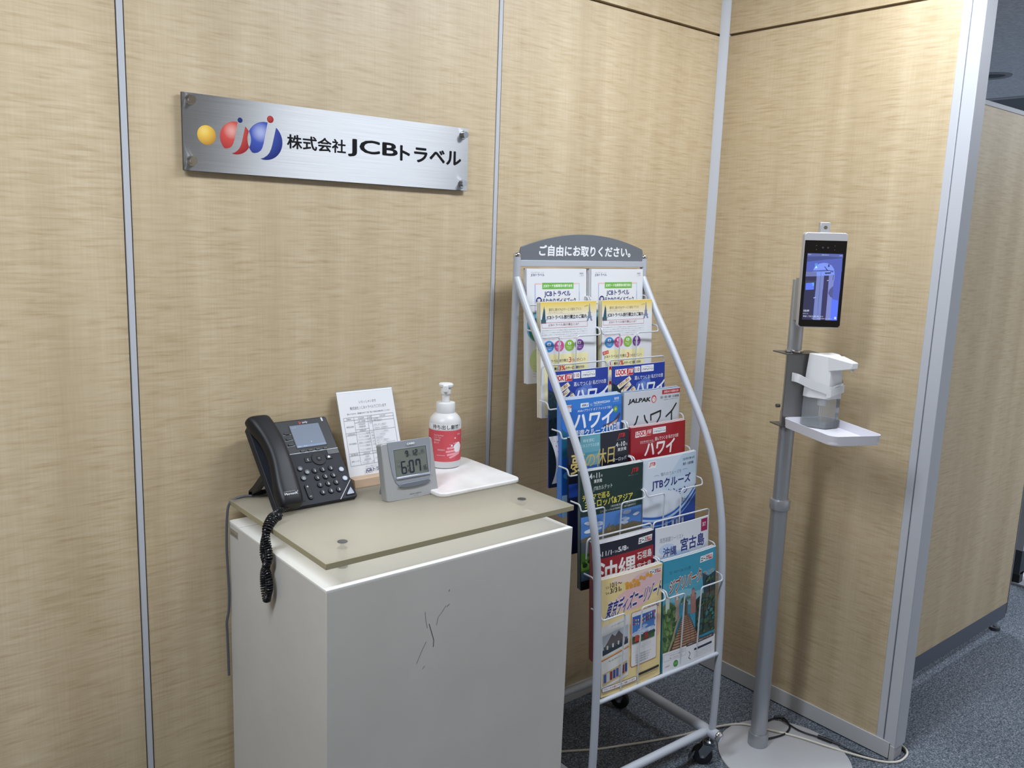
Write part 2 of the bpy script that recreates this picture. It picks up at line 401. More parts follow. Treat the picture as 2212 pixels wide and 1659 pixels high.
BLU = ball('logo_blue', .1695, -.0777, .0385, (196, 204, 240), (62, 84, 176), (8, 30, 110))
RED2 = ball('logo_red_dot', .1815, -.0329, .0073, (236, 190, 185), (196, 70, 66), (150, 30, 36)); BLU2 = ball('logo_blue_dot', .1164, -.0416, .0052, (120, 140, 210), (34, 60, 150), (10, 30, 100))
def arc(cx, cy, r, a0, a1, n=22): return [(cx+r*math.cos(math.radians(a0+(a1-a0)*i/n)), cy+r*math.sin(math.radians(a0+(a1-a0)*i/n))) for i in range(n+1)]
def jball(pg, cx, cy, r, c):
    N = lambda q: [(cx+r*a, cy+r*b_) for a, b_ in q]
    pg.poly(arc(cx, cy, r, 279-360, 131-360)[::1] + N([(-.62, .69), (-.42, .645), (-.25, .52), (-.16, .36), (-.08, .1), (.15, -.985)]), c)
    pg.poly(arc(cx, cy, r, -50, 106) + N([(-.1, .9), (.1, .76), (.24, .6), (.34, .4), (.42, .15), (.6, -.6)]), c)
obj('logo_ball', G().page(Page().ell(47, 77.5, 18.9, 18.9, YEL, 40), sp), sg)
pg = Page(); pg.poly(arc(106.3, 77.7, 32.4, -81, -222) + [(106.3+32.4*a, 77.7+32.4*b_) for a, b_ in [(-.62, .69), (-.42, .645), (-.25, .52), (-.16, .36), (-.08, .1)]], RED)
pg.poly(arc(106.3, 77.7, 32.4, -50, 106) + [(106.3+32.4*a, 77.7+32.4*b_) for a, b_ in [(-.1, .9), (.1, .76), (.24, .6), (.34, .4), (.42, .15)]], RED)
obj('logo_ball', G().page(pg, sp), sg)
pg = Page(); pg.h = 3; pg.poly(arc(169.5, 77.7, 38.3, -81, -222) + [(169.5+38.3*a, 77.7+38.3*b_) for a, b_ in [(-.62, .69), (-.42, .645), (-.25, .52), (-.16, .36), (-.08, .1)]], BLU)
pg.poly(arc(169.5, 77.7, 38.3, -50, 106) + [(169.5+38.3*a, 77.7+38.3*b_) for a, b_ in [(-.1, .9), (.1, .76), (.24, .6), (.34, .4), (.42, .15)]], BLU)
dx = 169.5-106.3; a_ = (32.4**2-38.3**2+dx*dx)/(2*dx); t1 = math.degrees(math.acos(a_/32.4)); t2 = math.degrees(math.acos((dx-a_)/38.3))
pg.poly(arc(106.3, 77.7, 32.4, -t1, t1) + arc(169.5, 77.7, 38.3, 180-t2, 180+t2)[1:-1], STEEL)
obj('logo_ball', G().page(pg, sp), sg)
obj('logo_dot', G().page(Page().ell(116.4, 41.6, 5.2, 5.2, BLU2, 28), sp), sg)
obj('logo_dot', G().page(Page().ell(181.5, 32.9, 7.3, 7.3, RED2, 28), sp), sg)
for x, z in ((.0160, -.0135), (.0160, -.130), (.6790, -.0165), (.6785, -.1325)):
    obj('standoff_bolt', G().cyl((x, .0135, z), (x, -.0065, z), .0082, ALU, 28).cyl((x, -.0062, z), (x, -.0085, z), .0100, CHROME, 28).cyl((x, -.0085, z), (x, -.019, z), .0075, CHROME, 28), sg, .0008)

# ================================================================== pedestal desk
dk = thing('reception_pedestal', 'white box pedestal with a raised frosted glass top against the left wall', 'pedestal', (-1.62, -.474, 0))
DW, DD, DH = .6025, .452, .8102
cab = G().box((0, 0, 0), (DW, DD, DH-.004), LAM)
g = G().box((0, .012, DH-.004), (DW, DD-.055, DH-.0005), LAMTOP).box((0, .0, DH-.004), (DW, .0112, DH), LAMTOP).box((0, DD-.054, DH-.004), (DW, DD, DH+.0012), LAMTOP)
obj('top_panel', g, dk, .0006)
GZ0, GZ1 = .848, .860
glass_g = G().prism(rrect(0, .002, .606, .454, .002, 2), FROST, 'z', GZ0, GZ1)
k_ = glass_g.mi(FROST_E); glass_g.fm = [0, 0]+[k_]*(len(glass_g.fm)-2)
obj('glass_top', glass_g, dk, .001)
for x, y in ((.0777, .085), (.536, .1), (.0777, .385), (.536, .385)):
    o = obj('standoff', G().cyl((x, y, DH-.0008), (x, y, GZ0), .0100, M((196, 196, 192), .3, .4)).cyl((x, y, GZ0), (x, y, GZ1-.001), .0045, ALU), dk)
    obj('cap', G().cyl((x, y, GZ1-.0005), (x, y, GZ1+.0008), .0098, M((112, 112, 114), .35, .6), 28), o)
obj('asset_sticker', G().box((-.0004, .402, .7815), (0, .446, .797), M((150, 142, 128), .5)).box((-.0006, .406, .784), (-.0004, .442, .790), M((128, 122, 112), .5)), dk)
def scratch(pts, t):
    g = Page(); g.line(pts, t, M((70, 72, 76), .7)); return g
for pts, t in (([(212, 92), (214, 110), (218, 128)], .7), ([(222, 120), (229, 142), (234, 158), (233, 172)], 1.5), ([(262, 92), (252, 104), (243, 112), (240, 128)], .7), ([(268, 64), (270, 60)], 1.3), ([(216, 156), (206, 172), (194, 196)], .8), ([(214, 206), (208, 212)], .7), ([(264, 95), (270, 91)], 1.)):
    cab.page(scratch(pts, t), lambda x, y, h: (x/1000, -.0002, DH-.004-y/1000))
obj('cabinet_body', cab, dk, .0006)

# ================================================================== desk phone
PH = thing('desk_phone', 'black office desk phone with a grey screen at the left end of the glass top', 'telephone', (-1.579, -.175, GZ1))
c45 = math.sqrt(.5)
def F(x, v, h): return (x, v*c45-h*c45, .014+v*c45+h*c45)
def fm(x, y, h): return F(x/1000, (206-y)/1000, .0003+h*.00006)          # y down from the top edge, mm
DK = M((30, 33, 42), .55, spec=.3); DK2 = M((22, 25, 32), .5)
def fprism(g, pts, m, h0, h1, smooth=False):
    n = len(pts)
    return g.add([F(x/1000, v/1000, h0) for x, v in pts]+[F(x/1000, v/1000, h1) for x, v in pts], [tuple(range(n))[::-1], tuple(range(n, 2*n))]+[(i, (i+1) % n, n+(i+1) % n, n+i) for i in range(n)], m)
g = fprism(G(), rrect(0, -8, 187, 206, 5), DK, -.020, 0)
fprism(g, rrect(8, 10, 180, 190, 5), DK2, -.034, -.020)
bg_ = g
pg = Page(); pg.rect(62, 3, 185, 86.5, DK2)
pg.rect(62, 85.8, 185.5, 87.2, M((190, 194, 204), .3)); pg.line([(145, 213.5), (184.6, 171)], 1.3, (200, 204, 214)); pg.line([(52, 213), (56, 202)], .8, (150, 154, 164))
for y in (37, 52, 67): pg.line([(71, y+.6), (91, y-.4)], .9, (150, 156, 168))
pg.rect(172.5, 2.5, 176.5, 12, (196, 200, 206))
pg.poly([(117.5, 6), (117.5, 14), (124, 10)], (196, 60, 50)); pg.poly([(119, 8.2), (119, 11.8), (121.6, 10)], DK2)
pg.text('poly', 126, 6.8, 12, 6.6, (190, 194, 202), .02)
pg.rect(157, 88, 184.5, 100, M((52, 56, 64), .4))
body = obj('phone_body', bg_.page(pg, fm), PH, .0015)
scr = obj('screen', fprism(G(), rrect(90, 130.5, 164.5, 191.5, 1.5), BLACKR, 0, .0012), body, .0004)
LCD = M((112, 122, 138), .18, emit=.16)
pg = Page(); pg.h = 18; pg.rect(92.3, 15.9, 162.6, 73.6, LCD); pg.rect(92.3, 69, 162.6, 73.6, (120, 136, 166))
for x in (94, 108): pg.text('発信', x, 69.6, 8, 3.2, (180, 196, 224))
pg.text('12/9', 95, 20, 11, 3.6, (150, 160, 176)); pg.ell(130, 62, 1.1, 1.1, (190, 200, 212), 10)
obj('display', G().page(pg, fm), scr)
KEYM = M((20, 22, 28), .5, spec=.3)
def keyo(name, pts, top=KEYM, hgt=.0028, mark=None):
    o = obj(name, fprism(G(), pts, top, 0, hgt), body, .0007)
    if mark:
        pg = Page(); mark(pg); obj('key_mark', G().page(pg, lambda x, y, h: F(x/1000, (206-y)/1000, hgt+h*.00006)), o)
def circ(x, v, r, n=24): return [(x+r*math.cos(2*PI*i/n), v+r*math.sin(2*PI*i/n)) for i in range(n)]
WK = (206, 210, 220)
for i, t in enumerate('123456789*0#'):
    x = 111.7+(i % 3)*19.3; v = 71-(i//3)*18.2
    keyo('number_key', circ(x, v, 6.7), mark=lambda p, t=t, x=x, v=v: p.text(t, x-1.3 if t != '1' else x-.8, 206-v-1.6, 3.0 if t != '1' else 1.6, 5, WK, .02 if t != '1' else 0).text('abc', x-2.2, 206-v-4.2, 4.4, 1.5, (150, 154, 164)))
keyo('navigation_ring', circ(131.5, 99, 16.5, 40), hgt=.002)
keyo('select_key', circ(131.5, 99, 6), hgt=.0032, mark=lambda p: p.ell(131.5, 107, 2.2, 1.5, (120, 124, 134)))
keyo('back_key', rrect(98.5, 93, 114, 106, 2.5), hgt=.0018, mark=lambda p: p.line([(107, 103.5), (104, 106.5), (107, 109.5)], .9, WK))
keyo('home_key', rrect(149, 94, 164, 106.5, 2.5), hgt=.0018, mark=lambda p: p.poly([(152.5, 106), (156, 103), (159.5, 106), (158.4, 109), (153.6, 109)], WK))
keyo('volume_key', rrect(75.3, 4, 87, 42, 5.8), mark=lambda p: p.rect(79, 170.6, 83.6, 171.6, WK).rect(80.8, 168.8, 81.8, 173.4, WK).rect(78.6, 194.4, 83.2, 195.4, WK).rect(75.6, 182.6, 86.8, 183.2, (12, 13, 17)))
LG = M((150, 156, 172), .3)
for v in (63.5, 40.3): keyo('round_key', circ(173.2, v, 6), LG, mark=lambda p, v=v: p.ell(173.2, 206-v, 2.5, 2.5, (206, 212, 224)).ell(173.2, 206-v, 1.6, 1.6, LG))
for x, v in ((80.5, 80.8), (93.4, 70.0), (80.5, 56.7)): keyo('round_key', circ(x, v, 6), M((58, 63, 74), .4), mark=lambda p, x=x, v=v: p.line([(x-2.6, 206-v+1.5), (x, 206-v-1.2), (x+2.6, 206-v+1.5)], .9, WK).line([(x-2.6, 206-v+2.4), (x+2.6, 206-v+2.4)], .7, WK))
keyo('triangle_key', [(162.5, -1.5), (180.5, -1.5), (183.0, 3), (178.8, 19), (176.2, 19.4), (161.2, 1.2)], KEYM, .0018, mark=lambda p: p.poly([(165, 205.2), (180.2, 205.2), (181.2, 202.6), (178.2, 189.4), (177, 189.4), (164.2, 203.6)], M((126, 134, 156), .3)))
for x in (101.5, 119.7, 138, 156.2): keyo('soft_key', rrect(x-5.4, 120.2, x+5.4, 126.2, 2.6), BLACKR, .0024)
for v in (171.5, 157.5, 143): keyo('line_key', rrect(74, v-2.8, 87, v+2.8, 2.6), BLACKR, .0024)
# handset: cross sections along v, bowed grip, two cups
g = G(); prof = [(-13, 44, .030, 22.5), (-12, 50, .036, 23.5), (4, 55, .040, 24.5), (26, 56, .041, 25), (50, 52, .043, 26.5), (85, 47, .046, 29), (115, 46, .047, 29.5), (150, 48, .045, 27.5), (175, 52, .043, 23), (196, 54, .041, 18.5), (206, 52, .037, 17.2), (208, 46, .032, 17)]
rings = []
for v, wd, top, cx in prof:
    s_ = .9; pts = []
    bot = .002 if (v < 45 or v > 160) else .013
    for i in range(28):
        a = 2*PI*i/28; cxx = math.copysign(abs(math.cos(a))**.55, math.cos(a)); syy = math.copysign(abs(math.sin(a))**.6, math.sin(a))
        pts.append(F((cx+wd/2*cxx*(1-.08*max(syy, 0)))/1000, v/1000, (top+bot)/2+(top-bot)/2*syy))
    rings += pts
n = 28; k = len(prof)
fs = [(i*n+j, i*n+(j+1) % n, (i+1)*n+(j+1) % n, (i+1)*n+j) for i in range(k-1) for j in range(n)]+[tuple(range(n))[::-1], tuple(range((k-1)*n, k*n))]
g.add(rings, fs, M((18, 20, 26), .45, spec=.35), True)
hs = obj('handset', g, PH, sharp=60); sm_ = hs.modifiers.new('subdivision', 'SUBSURF'); sm_.levels = sm_.render_levels = 2
pg = Page(); pg.text('OPTIMIZED FOR', 8, 193, 24, 2.1, (150, 154, 164)); pg.text('Microsoft', 8, 196.6, 28, 5.2, (196, 200, 208), .02); pg.line([(36.4, 197.5), (38, 194.5)], .8, (196, 200, 208))
obj('handset_lettering', G().page(pg, lambda x, y, h: F(x/1000, (206-y)/1000, .0412+h*.00006-.00003*max(0, y-190))), hs)
g = G()
for y in (.16, ):
    g.prism([(.004, -.001), (.012, -.001), (.035, .018), (.06, .046), (.085, .066), (.07, .072), (.04, .046), (.0, .014)], BLACKP, 'x', .0, .18)
st_ = G()
for x0, x1 in ((.002, .016), (.17, .184)):
    st_.prism([(.148, .0), (.140, .0), (.112, .020), (.060, .062), (.072, .072), (.122, .030), (.148, .012)], BLACKP, 'x', x0, x1)
st_.prism([(.126, .006), (.148, .0), (.148, .010), (.128, .016)], BLACKP, 'x', .002, .184)
obj('stand', st_, PH, .001)
for x in (.022, .165): obj('rubber_foot', G().cyl((x, .012, 0), (x, .009, .014), .009, BLACKR), PH)
# cables
cord = thing('_', '', ''); bpy.data.objects.remove(cord)
L2 = lambda p: (p[0]+1.579, p[1]+.175, p[2]-GZ1)
line = [(-1.50, -.09, .872), (-1.535, -.062, .8645), (-1.568, -.045, .8640), (-1.5965, -.036, .8640), (-1.6205, -.030, .852), (-1.6265, -.028, .815), (-1.6285, -.028, .7557), (-1.6270, -.028, .7015), (-1.6255, -.028, .646), (-1.6265, -.026, .604), (-1.6305, -.024, .579), (-1.630, -.024, .545), (-1.6285, -.024, .45)]
obj('line_cable', G().tube(smoothpath([L2(p) for p in line], 6), .0028, M((86, 88, 98), .5), 10), PH)
def coil(path, rad, pitch, wr, phase, m):
    P = smoothpath(path, 24); d = [0]
    for a, b in zip(P, P[1:]): d.append(d[-1]+(b-a).length)
    N = int(d[-1]/pitch*14); out = []; j = 0; prev = None
    for i in range(N+1):
        s_ = d[-1]*i/N
        while j < len(d)-2 and d[j+1] < s_: j += 1
        t = (s_-d[j])/max(d[j+1]-d[j], 1e-9); c = P[j].lerp(P[j+1], t); tg = (P[min(j+2, len(P)-1)]-P[max(j-1, 0)]).normalized()
        nn = (prev-tg*prev.dot(tg)).normalized() if prev else tg.orthogonal().normalized(); prev = nn; bb = tg.cross(nn)
        a = 2*PI*s_/pitch+phase; out.append(c+(nn*math.cos(a)+bb*math.sin(a))*rad)
    return G().tube(out, wr, m, 7)
A = [(-1.553, -.190, .884), (-1.575, -.196, .878), (-1.597, -.210, .8735), (-1.614, -.226, .8735), (-1.6300, -.2410, .8600), (-1.6345, -.2540, .8380), (-1.634, -.262, .8180), (-1.6345, -.262, .8020), (-1.635, -.248, .7830), (-1.635, -.262, .7660), (-1.635, -.264, .7440), (-1.6350, -.254, .7230), (-1.6345, -.248, .7120)]
B = [(-1.595, -.228, .8735), (-1.6080, -.236, .8735), (-1.6290, -.2480, .8600), (-1.6335, -.2440, .8420), (-1.634, -.238, .8240), (-1.6345, -.238, .8060), (-1.635, -.252, .7880), (-1.635, -.240, .7700), (-1.635, -.238, .7450), (-1.6350, -.244, .7240), (-1.6345, -.250, .7110)]
CM = M((16, 18, 24), .3)
cl = coil([L2(p) for p in A], .0060, .0047, .0019, 0, CM); c2 = coil([L2(p) for p in B], .0060, .0047, .0019, 1, CM); cl.add(c2.v, c2.f, CM, True)
cl.tube(smoothpath([L2(p) for p in [(-1.520, -.186, .882), (-1.538, -.190, .8835), (-1.553, -.190, .884)]], 5), .002, CM, 8)
obj('handset_cord', cl, PH)

# ================================================================== notice holder
nh = thing('notice_stand', 'clear upright holder with a printed directory sheet on a wooden base, behind the phone', 'notice holder', (-1.356, -.080, GZ1))
th = math.radians(19)
def N_(x, y, h): v = (210-y)/1000; return (x/1000, v*math.sin(th)-h*.00006*math.cos(th)-.0012, .010+v*math.cos(th)+h*.00006*math.sin(th))
obj('wooden_base', G().prism([(-.028, 0), (.040, 0), (.040, .012), (.012, .020), (-.024, .020)], BEECH, 'x', -.002, .154), nh, .001)
g = G(); g.add([N_(x, y, h) for h in (-40, -8) for x, y in ((-1, 213), (151, 213), (151, -3), (-1, -3))], [(0, 1, 2, 3), (4, 5, 6, 7), (0, 1, 5, 4), (1, 2, 6, 5), (2, 3, 7, 6), (3, 0, 4, 7)], CLEAR)
obj('acrylic_panel', g, nh)
pg = Page(); pg.rect(0, 0, 150, 210, M((226, 227, 232), .35)); pg.rect(0, 0, 150, 3.2, (242, 243, 248)); pg.rect(0, 3.2, 150, 3.8, (196, 198, 206))
GR = (96, 96, 102)
pg.text('いらっしゃいませ', 55, 24, 46, 7, GR); pg.text('株式会社ＪＣＢトラベルでございます', 29, 37, 98, 8, GR)
pg.text('恐れ入りますが、受話器をあげて下記一覧より担当の内線を押してください', 19, 52, 116, 4, GR)
X = (8, 35, 71, 82, 142); Y0, Y1 = 62, 175
def hl(y, a, b): pg.rect(X[a], y-.25, X[b], y+.25, GR)
for x in X: pg.rect(x-.25, Y0, x+.25, Y1, GR)
for y, a, b in ((62, 0, 4), (69, 0, 4), (76, 1, 4), (92, 1, 2), (98, 0, 4), (146, 0, 4), (152, 0, 4), (175, 0, 4), (104, 0, 1)): hl(y, a, b)
pg.text('部署名', 15, 64, 12, 3, GR); pg.text('担当部署', 46, 64, 15, 3, GR); pg.text('内線', 73, 64, 7, 3, GR); pg.text('担当内容', 104, 64, 15, 3, GR)
for t, y in (('経営企画部', 82), ('内部監査室', 99.6), ('旅行営業部', 122), ('営業部', 147.5), ('顧客サービス部', 163)): pg.text(t, 12, y, 19, 3.2, GR)
rows = [('人事・総務課', 71), ('経営企画課', 78), ('経理管理課', 84), ('内部監査室', 93), ('ソリューション営業課', 101), ('メンバーズ営業課', 108), ('マーケティング企画課', 115), ('新規ビジネス開発課', 122), ('コンテンツ開発課１', 129), ('コンテンツ開発課２', 138), ('営業管理課', 147.6), ('企画課', 155), ('業務推進課', 162), ('デスク運営１・２課', 169)]
for i, (t, y) in enumerate(rows):
    wd = min(33, 3.4*len(t)); pg.text(t, 53-wd/2, y, wd, 3.2, GR)
    if i not in (2, 3, 11, 13): pg.text(str(7000+13*i), 73.5, y, 7, 2.8, GR)
for i, (t, y) in enumerate((('代表電話', 70), ('人事・総務担当', 73.2), ('経理、会計、総務担当', 84), ('内部監査、広報業務担当', 92), ('ソリューション営業担当', 101), ('メディア制作担当', 108), ('販売促進担当', 115), ('新規ビジネス開発担当', 122), ('旅行コンテンツ造成(国内)担当', 129), ('オプショナル', 138), ('JCBトラベル', 147.6), ('予約センター', 165))): pg.text(t, 84, y, min(52, 3.3*len(t)), 3, GR)
pg.text('あなたの旅のそばに、いつも', 44, 179, 46, 3.2, GR); pg.text('JCBトラベル', 42, 185, 58, 10, (44, 48, 96), .03)
obj('paper_sheet', G().page(pg, N_), nh)

# ================================================================== digital clock
CK = thing('digital_clock', 'silver digital desk clock reading 6:07 at the front of the glass top', 'clock', (-1.3507, -.2345, GZ1))
ct, st2 = math.cos(math.radians(13.5)), math.sin(math.radians(13.5))
def K(x, v, h): return (x, v*st2-h*ct, v*ct+h*st2+.0005)
SIL = M((166, 167, 169), .4, .3); SIL2 = M((146, 151, 160), .38, .3)
def kpr(g, pts, m, h0, h1):
    n = len(pts); return g.add([K(x/1000, v/1000, h0) for x, v in pts]+[K(x/1000, v/1000, h1) for x, v in pts], [tuple(range(n))[::-1], tuple(range(n, 2*n))]+[(i, (i+1) % n, n+(i+1) % n, n+i) for i in range(n)], m)
cs = obj('case', kpr(G(), [(4, 0), (34, -1.2), (68, -1.8), (102, -1.2), (133, 0), (136.5, 4), (135.5, 60), (135, 125), (131, 128.5), (5, 128.5), (1, 125), (.5, 60), (0, 4)], SIL, -.022, 0), CK, .002)
obj('rear_leg', G().prism([(.018, .03), (.062, .0), (.066, .0), (.066, .004), (.034, .10), (.030, .10)], M((120, 122, 126), .5), 'x', .02, .116), CK)
U = [(16.5, 129.5), (18, 90), (21, 60), (27, 40), (36, 30), (50, 25), (73, 23.5), (96, 25), (108, 30), (117, 40), (122, 60), (125, 90), (127.5, 129.5)]
fp = obj('front_panel', kpr(G(), U, SIL2, 0, .0016), CK, .0008)
pg = Page(); CW = lambda x, y, h: K(x/1000, (128.5-y)/1000, .0017+h*.00006)
LC = M((106, 112, 106), .22)
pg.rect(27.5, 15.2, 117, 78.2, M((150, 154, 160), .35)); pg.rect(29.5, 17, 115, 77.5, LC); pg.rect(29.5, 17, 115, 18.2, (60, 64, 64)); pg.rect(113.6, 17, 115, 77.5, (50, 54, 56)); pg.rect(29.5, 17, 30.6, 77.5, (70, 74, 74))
SEG = M((30, 36, 52), .4)
SG = {'0': 'abcdef', '1': 'bc', '2': 'abged', '6': 'acdefg', '7': 'abcf', '9': 'abcdfg', '5': 'acdfg'}
def digit(ch, x, y, w_, h_, t):
    q = {'a': (x+t*.6, y, x+w_-t*.6, y+t), 'g': (x+t*.6, y+h_/2-t/2, x+w_-t*.6, y+h_/2+t/2), 'd': (x+t*.6, y+h_-t, x+w_-t*.6, y+h_), 'f': (x, y+t*.5, x+t, y+h_/2-t*.15), 'b': (x+w_-t, y+t*.5, x+w_, y+h_/2-t*.15), 'e': (x, y+h_/2+t*.15, x+t, y+h_-t*.5), 'c': (x+w_-t, y+h_/2+t*.15, x+w_, y+h_-t*.5)}
    for s_ in SG[ch]: pg.rect(*q[s_], SEG)
digit('6', 44.5, 44, 14, 29, 3.4); digit('0', 65, 44, 13, 29, 3.4); digit('7', 82.5, 44, 13, 29, 3.4)
for y in (54, 64): pg.rect(61, y, 62.6, y+4.4, SEG)
digit('9', 58.5, 22, 7.5, 13, 2); digit('1', 73, 22, 7.5, 13, 2); digit('2', 82.5, 22, 8, 13, 2)
pg.text('月', 67, 31, 3.4, 3.6, SEG); pg.text('日', 92, 31, 3.4, 3.6, SEG); pg.text('火', 98, 22, 11, 11, M((66, 72, 76), .4)); digit('1', 99, 60, 4, 11, 1.3); digit('6', 105, 60, 5.5, 11, 1.3)
pg.rect(33, 41, 47, 41.7, (86, 92, 92)); pg.text('午後', 33, 52, 8.5, 4.4, (60, 66, 74))
pg.text('CASIO', 64.5, 5.6, 19.5, 4, (226, 228, 232), .05)
obj('lcd_display', G().page(pg, CW), fp)
obj('display_sill', kpr(G(), [(29, 51), (28, 46.5), (118, 46.5), (117, 51)], M((190, 196, 214), .15, .6), .0016, .005), fp, .0008)
obj('snooze_bar', kpr(G(), [(31, 29.5), (40, 26.5), (58, 24.8), (75, 24.4), (92, 25.2), (108, 27.5), (117, 31), (112, 36), (100, 36.5), (44, 36), (38, 34.5)], M((112, 118, 128), .35, .4), .0016, .0042), fp, .001)
pg = Page(); pg.text('wave ceptor', 59, 118.2, 32, 3.4, (96, 98, 104)); pg.text('DQD-100J', 69, 123.4, 12, 1.8, (110, 112, 118))
obj('case_lettering', G().page(pg, lambda x, y, h: K(x/1000, (128.5-y)/1000, .0003+h*.00005)), cs)

# ================================================================== marble board and pump bottle
MB = obj('marble_board', G().prism(rrect(-.1187, -.1225, .1187, .1225, .022, 6), MARBLE, 'z', 0, .010), None, .003, 3, (-1.1165, -.151, GZ1+.0002))
tag(MB, 'white marble board with rounded corners lying on the right end of the glass top', 'board')
PB = thing('pump_bottle', 'white pump bottle of hand sanitizer with a red label standing on the marble board', 'bottle', (-1.0885, -.0765, GZ1+.0103), math.radians(-38))
BW = M((214, 214, 216), .35)
obj('bottle_body', G().lathe([(0, 0), (.034, 0), (.0385, .002), (.0402, .006), (.0402, .108), (.0395, .116), (.036, .124), (.030, .131), (.0235, .136), (.0232, .139)], BW), PB)
def cylmap(z0, R): return lambda x, y, h: (R*1000*math.sin(x/(R*1000))/1000, -(R+h*.00004)*math.cos(x/(R*1000)), z0-y/1000)
pg = Page(); RD = (206, 82, 92); pg.rect(-64, 0, 64, 78, M(RD, .4), 5)
PK = (236, 160, 172)
for a, b in (((10, 44), (34, 42)), ((7, 52.5), (34, 50)), ((10, 60.5), (34, 57)), ((16, 67), (38, 60))): pg.line([a, b], 5.2, PK); pg.ell(*a, 2.6, 2.6, PK, 14)
pg.line([(30, 31), (36, 34)], 5, PK); pg.poly([(30, 47), (46, 42), (52, 52), (44, 62), (32, 64)], PK)
for x, y, r in ((33, 41, 7.5), (40, 38, 8), (40, 47, 8.5), (34, 48, 7), (44, 43, 8)): pg.ell(x, y, r, r, (236, 236, 240))
for x, y, r in ((20, 37, 2.6), (26, 32, 1.2), (29, 19, 2), (15, 34, .8)): pg.ell(x, y, r, r, (236, 232, 236), 14)
pg.text('Hand Sanitizer', -27, 9, 26, 4.4, (236, 200, 206)); pg.text('Foam Type', -27, 15.4, 20, 4, (236, 200, 206)); pg.text('手指消毒剤', -27, 21, 17, 4.6, (244, 226, 230)); pg.text('泡タイプ', -27, 28, 14, 4.6, (244, 226, 230))
pg.text('指定医薬部外品', -16, 46, 18, 3.4, (244, 222, 226)); pg.text('500mL', 36, 8, 13, 4.4, (240, 210, 216)); pg.rect(-18, 61, 3, 62, (240, 200, 206))
obj('red_label', G().page(pg, cylmap(.0965, .0405), 4), PB)
pg = Page(); pg.rect(-50, 0, 50, 13.4, M((234, 235, 238), .4), 5)
pg.text('持ち出し厳禁', -31, 1.3, 70, 11, (24, 26, 32), .02); pg.text('！', 42, 1.5, 2.4, 10.4, (24, 26, 32))
obj('tape_label', G().page(pg, cylmap(.1125, .0408), 4), PB)
obj('screw_cap', G().lathe([(.0232, .133), (.0236, .134), (.0236, .159), (.0225, .161), (.0105, .162), (.0105, .16)], WHITEP), PB)
g = G().lathe([(.0095, .159), (.0095, .180), (.0122, .182), (.0125, .194), (.010, .199), (.0, .199)], WHITEP)
hd = [(-.018, .198), (.018, .198), (.0195, .203), (.0195, .206), (.016, .209), (-.016, .209), (-.0195, .206), (-.0195, .203)]
g.lathe([(0, .197), (.012, .197), (.0178, .200), (.0185, .206), (.015, .209), (.0, .2105)], WHITEP, n=36, sx=1.0, sy=.78)
g.prism([(-.006, .190), (.006, .190), (.0075, .196), (.006, .206), (-.006, .206), (-.0075, .196)], WHITEP, 'y', -.004, -.024)
obj('pump_head', g, PB, .0012)

# ================================================================== brochure rack
RX, RY, RT = -.889, -.0935, math.radians(-1.8556)
RK = thing('brochure_rack', 'pale grey metal brochure rack on casters with a curved front and a grey header', 'rack', (RX, RY, 0), RT)
RW = .46
prof = [(1.338, .0), (1.25, .056), (1.15, .128), (1.05, .195), (.95, .259), (.85, .307), (.75, .336), (.65, .352), (.45, .367), (.25, .372), (.11, .370)]
for u in (0, RW):
    obj('rear_post', G().cyl((u, 0, .10), (u, 0, 1.392), .0095, RACK, 20), RK)
    obj('post_cap', G().lathe([(.0098, 0), (.0098, .004), (.008, .009), (.004, .0118), (0, .0125)], CHROME, (u, 0, 1.391), 20), RK)
    obj('front_tube', G().tube(smoothpath([(u, -d, z) for z, d in prof], 8), .0098, RACK, 16), RK)
    bt = obj('base_tube', G().cyl((u, .04, .098), (u, -.392, .098), .0150, RACK, 24), RK)
    for y, n in ((.04, 1), (-.392, -1)):
        obj('end_cap', G().sphere((u, y+.001*n, .098), .0152, CHROME, 20, (1, .75, 1)), bt)
obj('top_rail', G().box((0, -.007, 1.3665), (RW, .007, 1.3825), RACK), RK, .001)
obj('cross_bar', G().cyl((0, -.355, .098), (RW, -.355, .098), .0115, RACK, 20), RK)
obj('cross_bar', G().cyl((0, .02, .098), (RW, .02, .098), .0115, RACK, 20), RK)
obj('lower_rail', G().cyl((0, -.371, .338), (RW, -.371, .338), .0058, RACK, 14), RK)
obj('back_rail', G().cyl((0, .0, .70), (RW, .0, .70), .004, RACK, 10), RK)
hp = []
for i in range(17):
    t = i/16; hp.append((.012+.436*t, 1.416+.036*(1-(2*t-1)**2)))
hd_pts = [(.008, 1.3825), (.452, 1.3825), (.452, 1.404), (.4505, 1.412)]+hp[::-1]+[(.0095, 1.412), (.008, 1.404)]
hdr = obj('header_panel', G().prism(hd_pts, M((108, 113, 121), .5), 'y', -.0025, .0025), RK, .0006)
pg = Page(); pg.text('ご自由にお取りください。', 70, 0, 331, 27, (240, 242, 246), .035)
obj('header_lettering', G().page(pg, lambda x, y, h: (x/1000, -.0027-h*.0001, 1.4212-y/1000)), hdr)
ROWS = [(1.361, .015), (1.282, .065), (1.110, .125), (1.047, .180), (.960, .212), (.884, .262), (.718, .322), (.640, .353)]
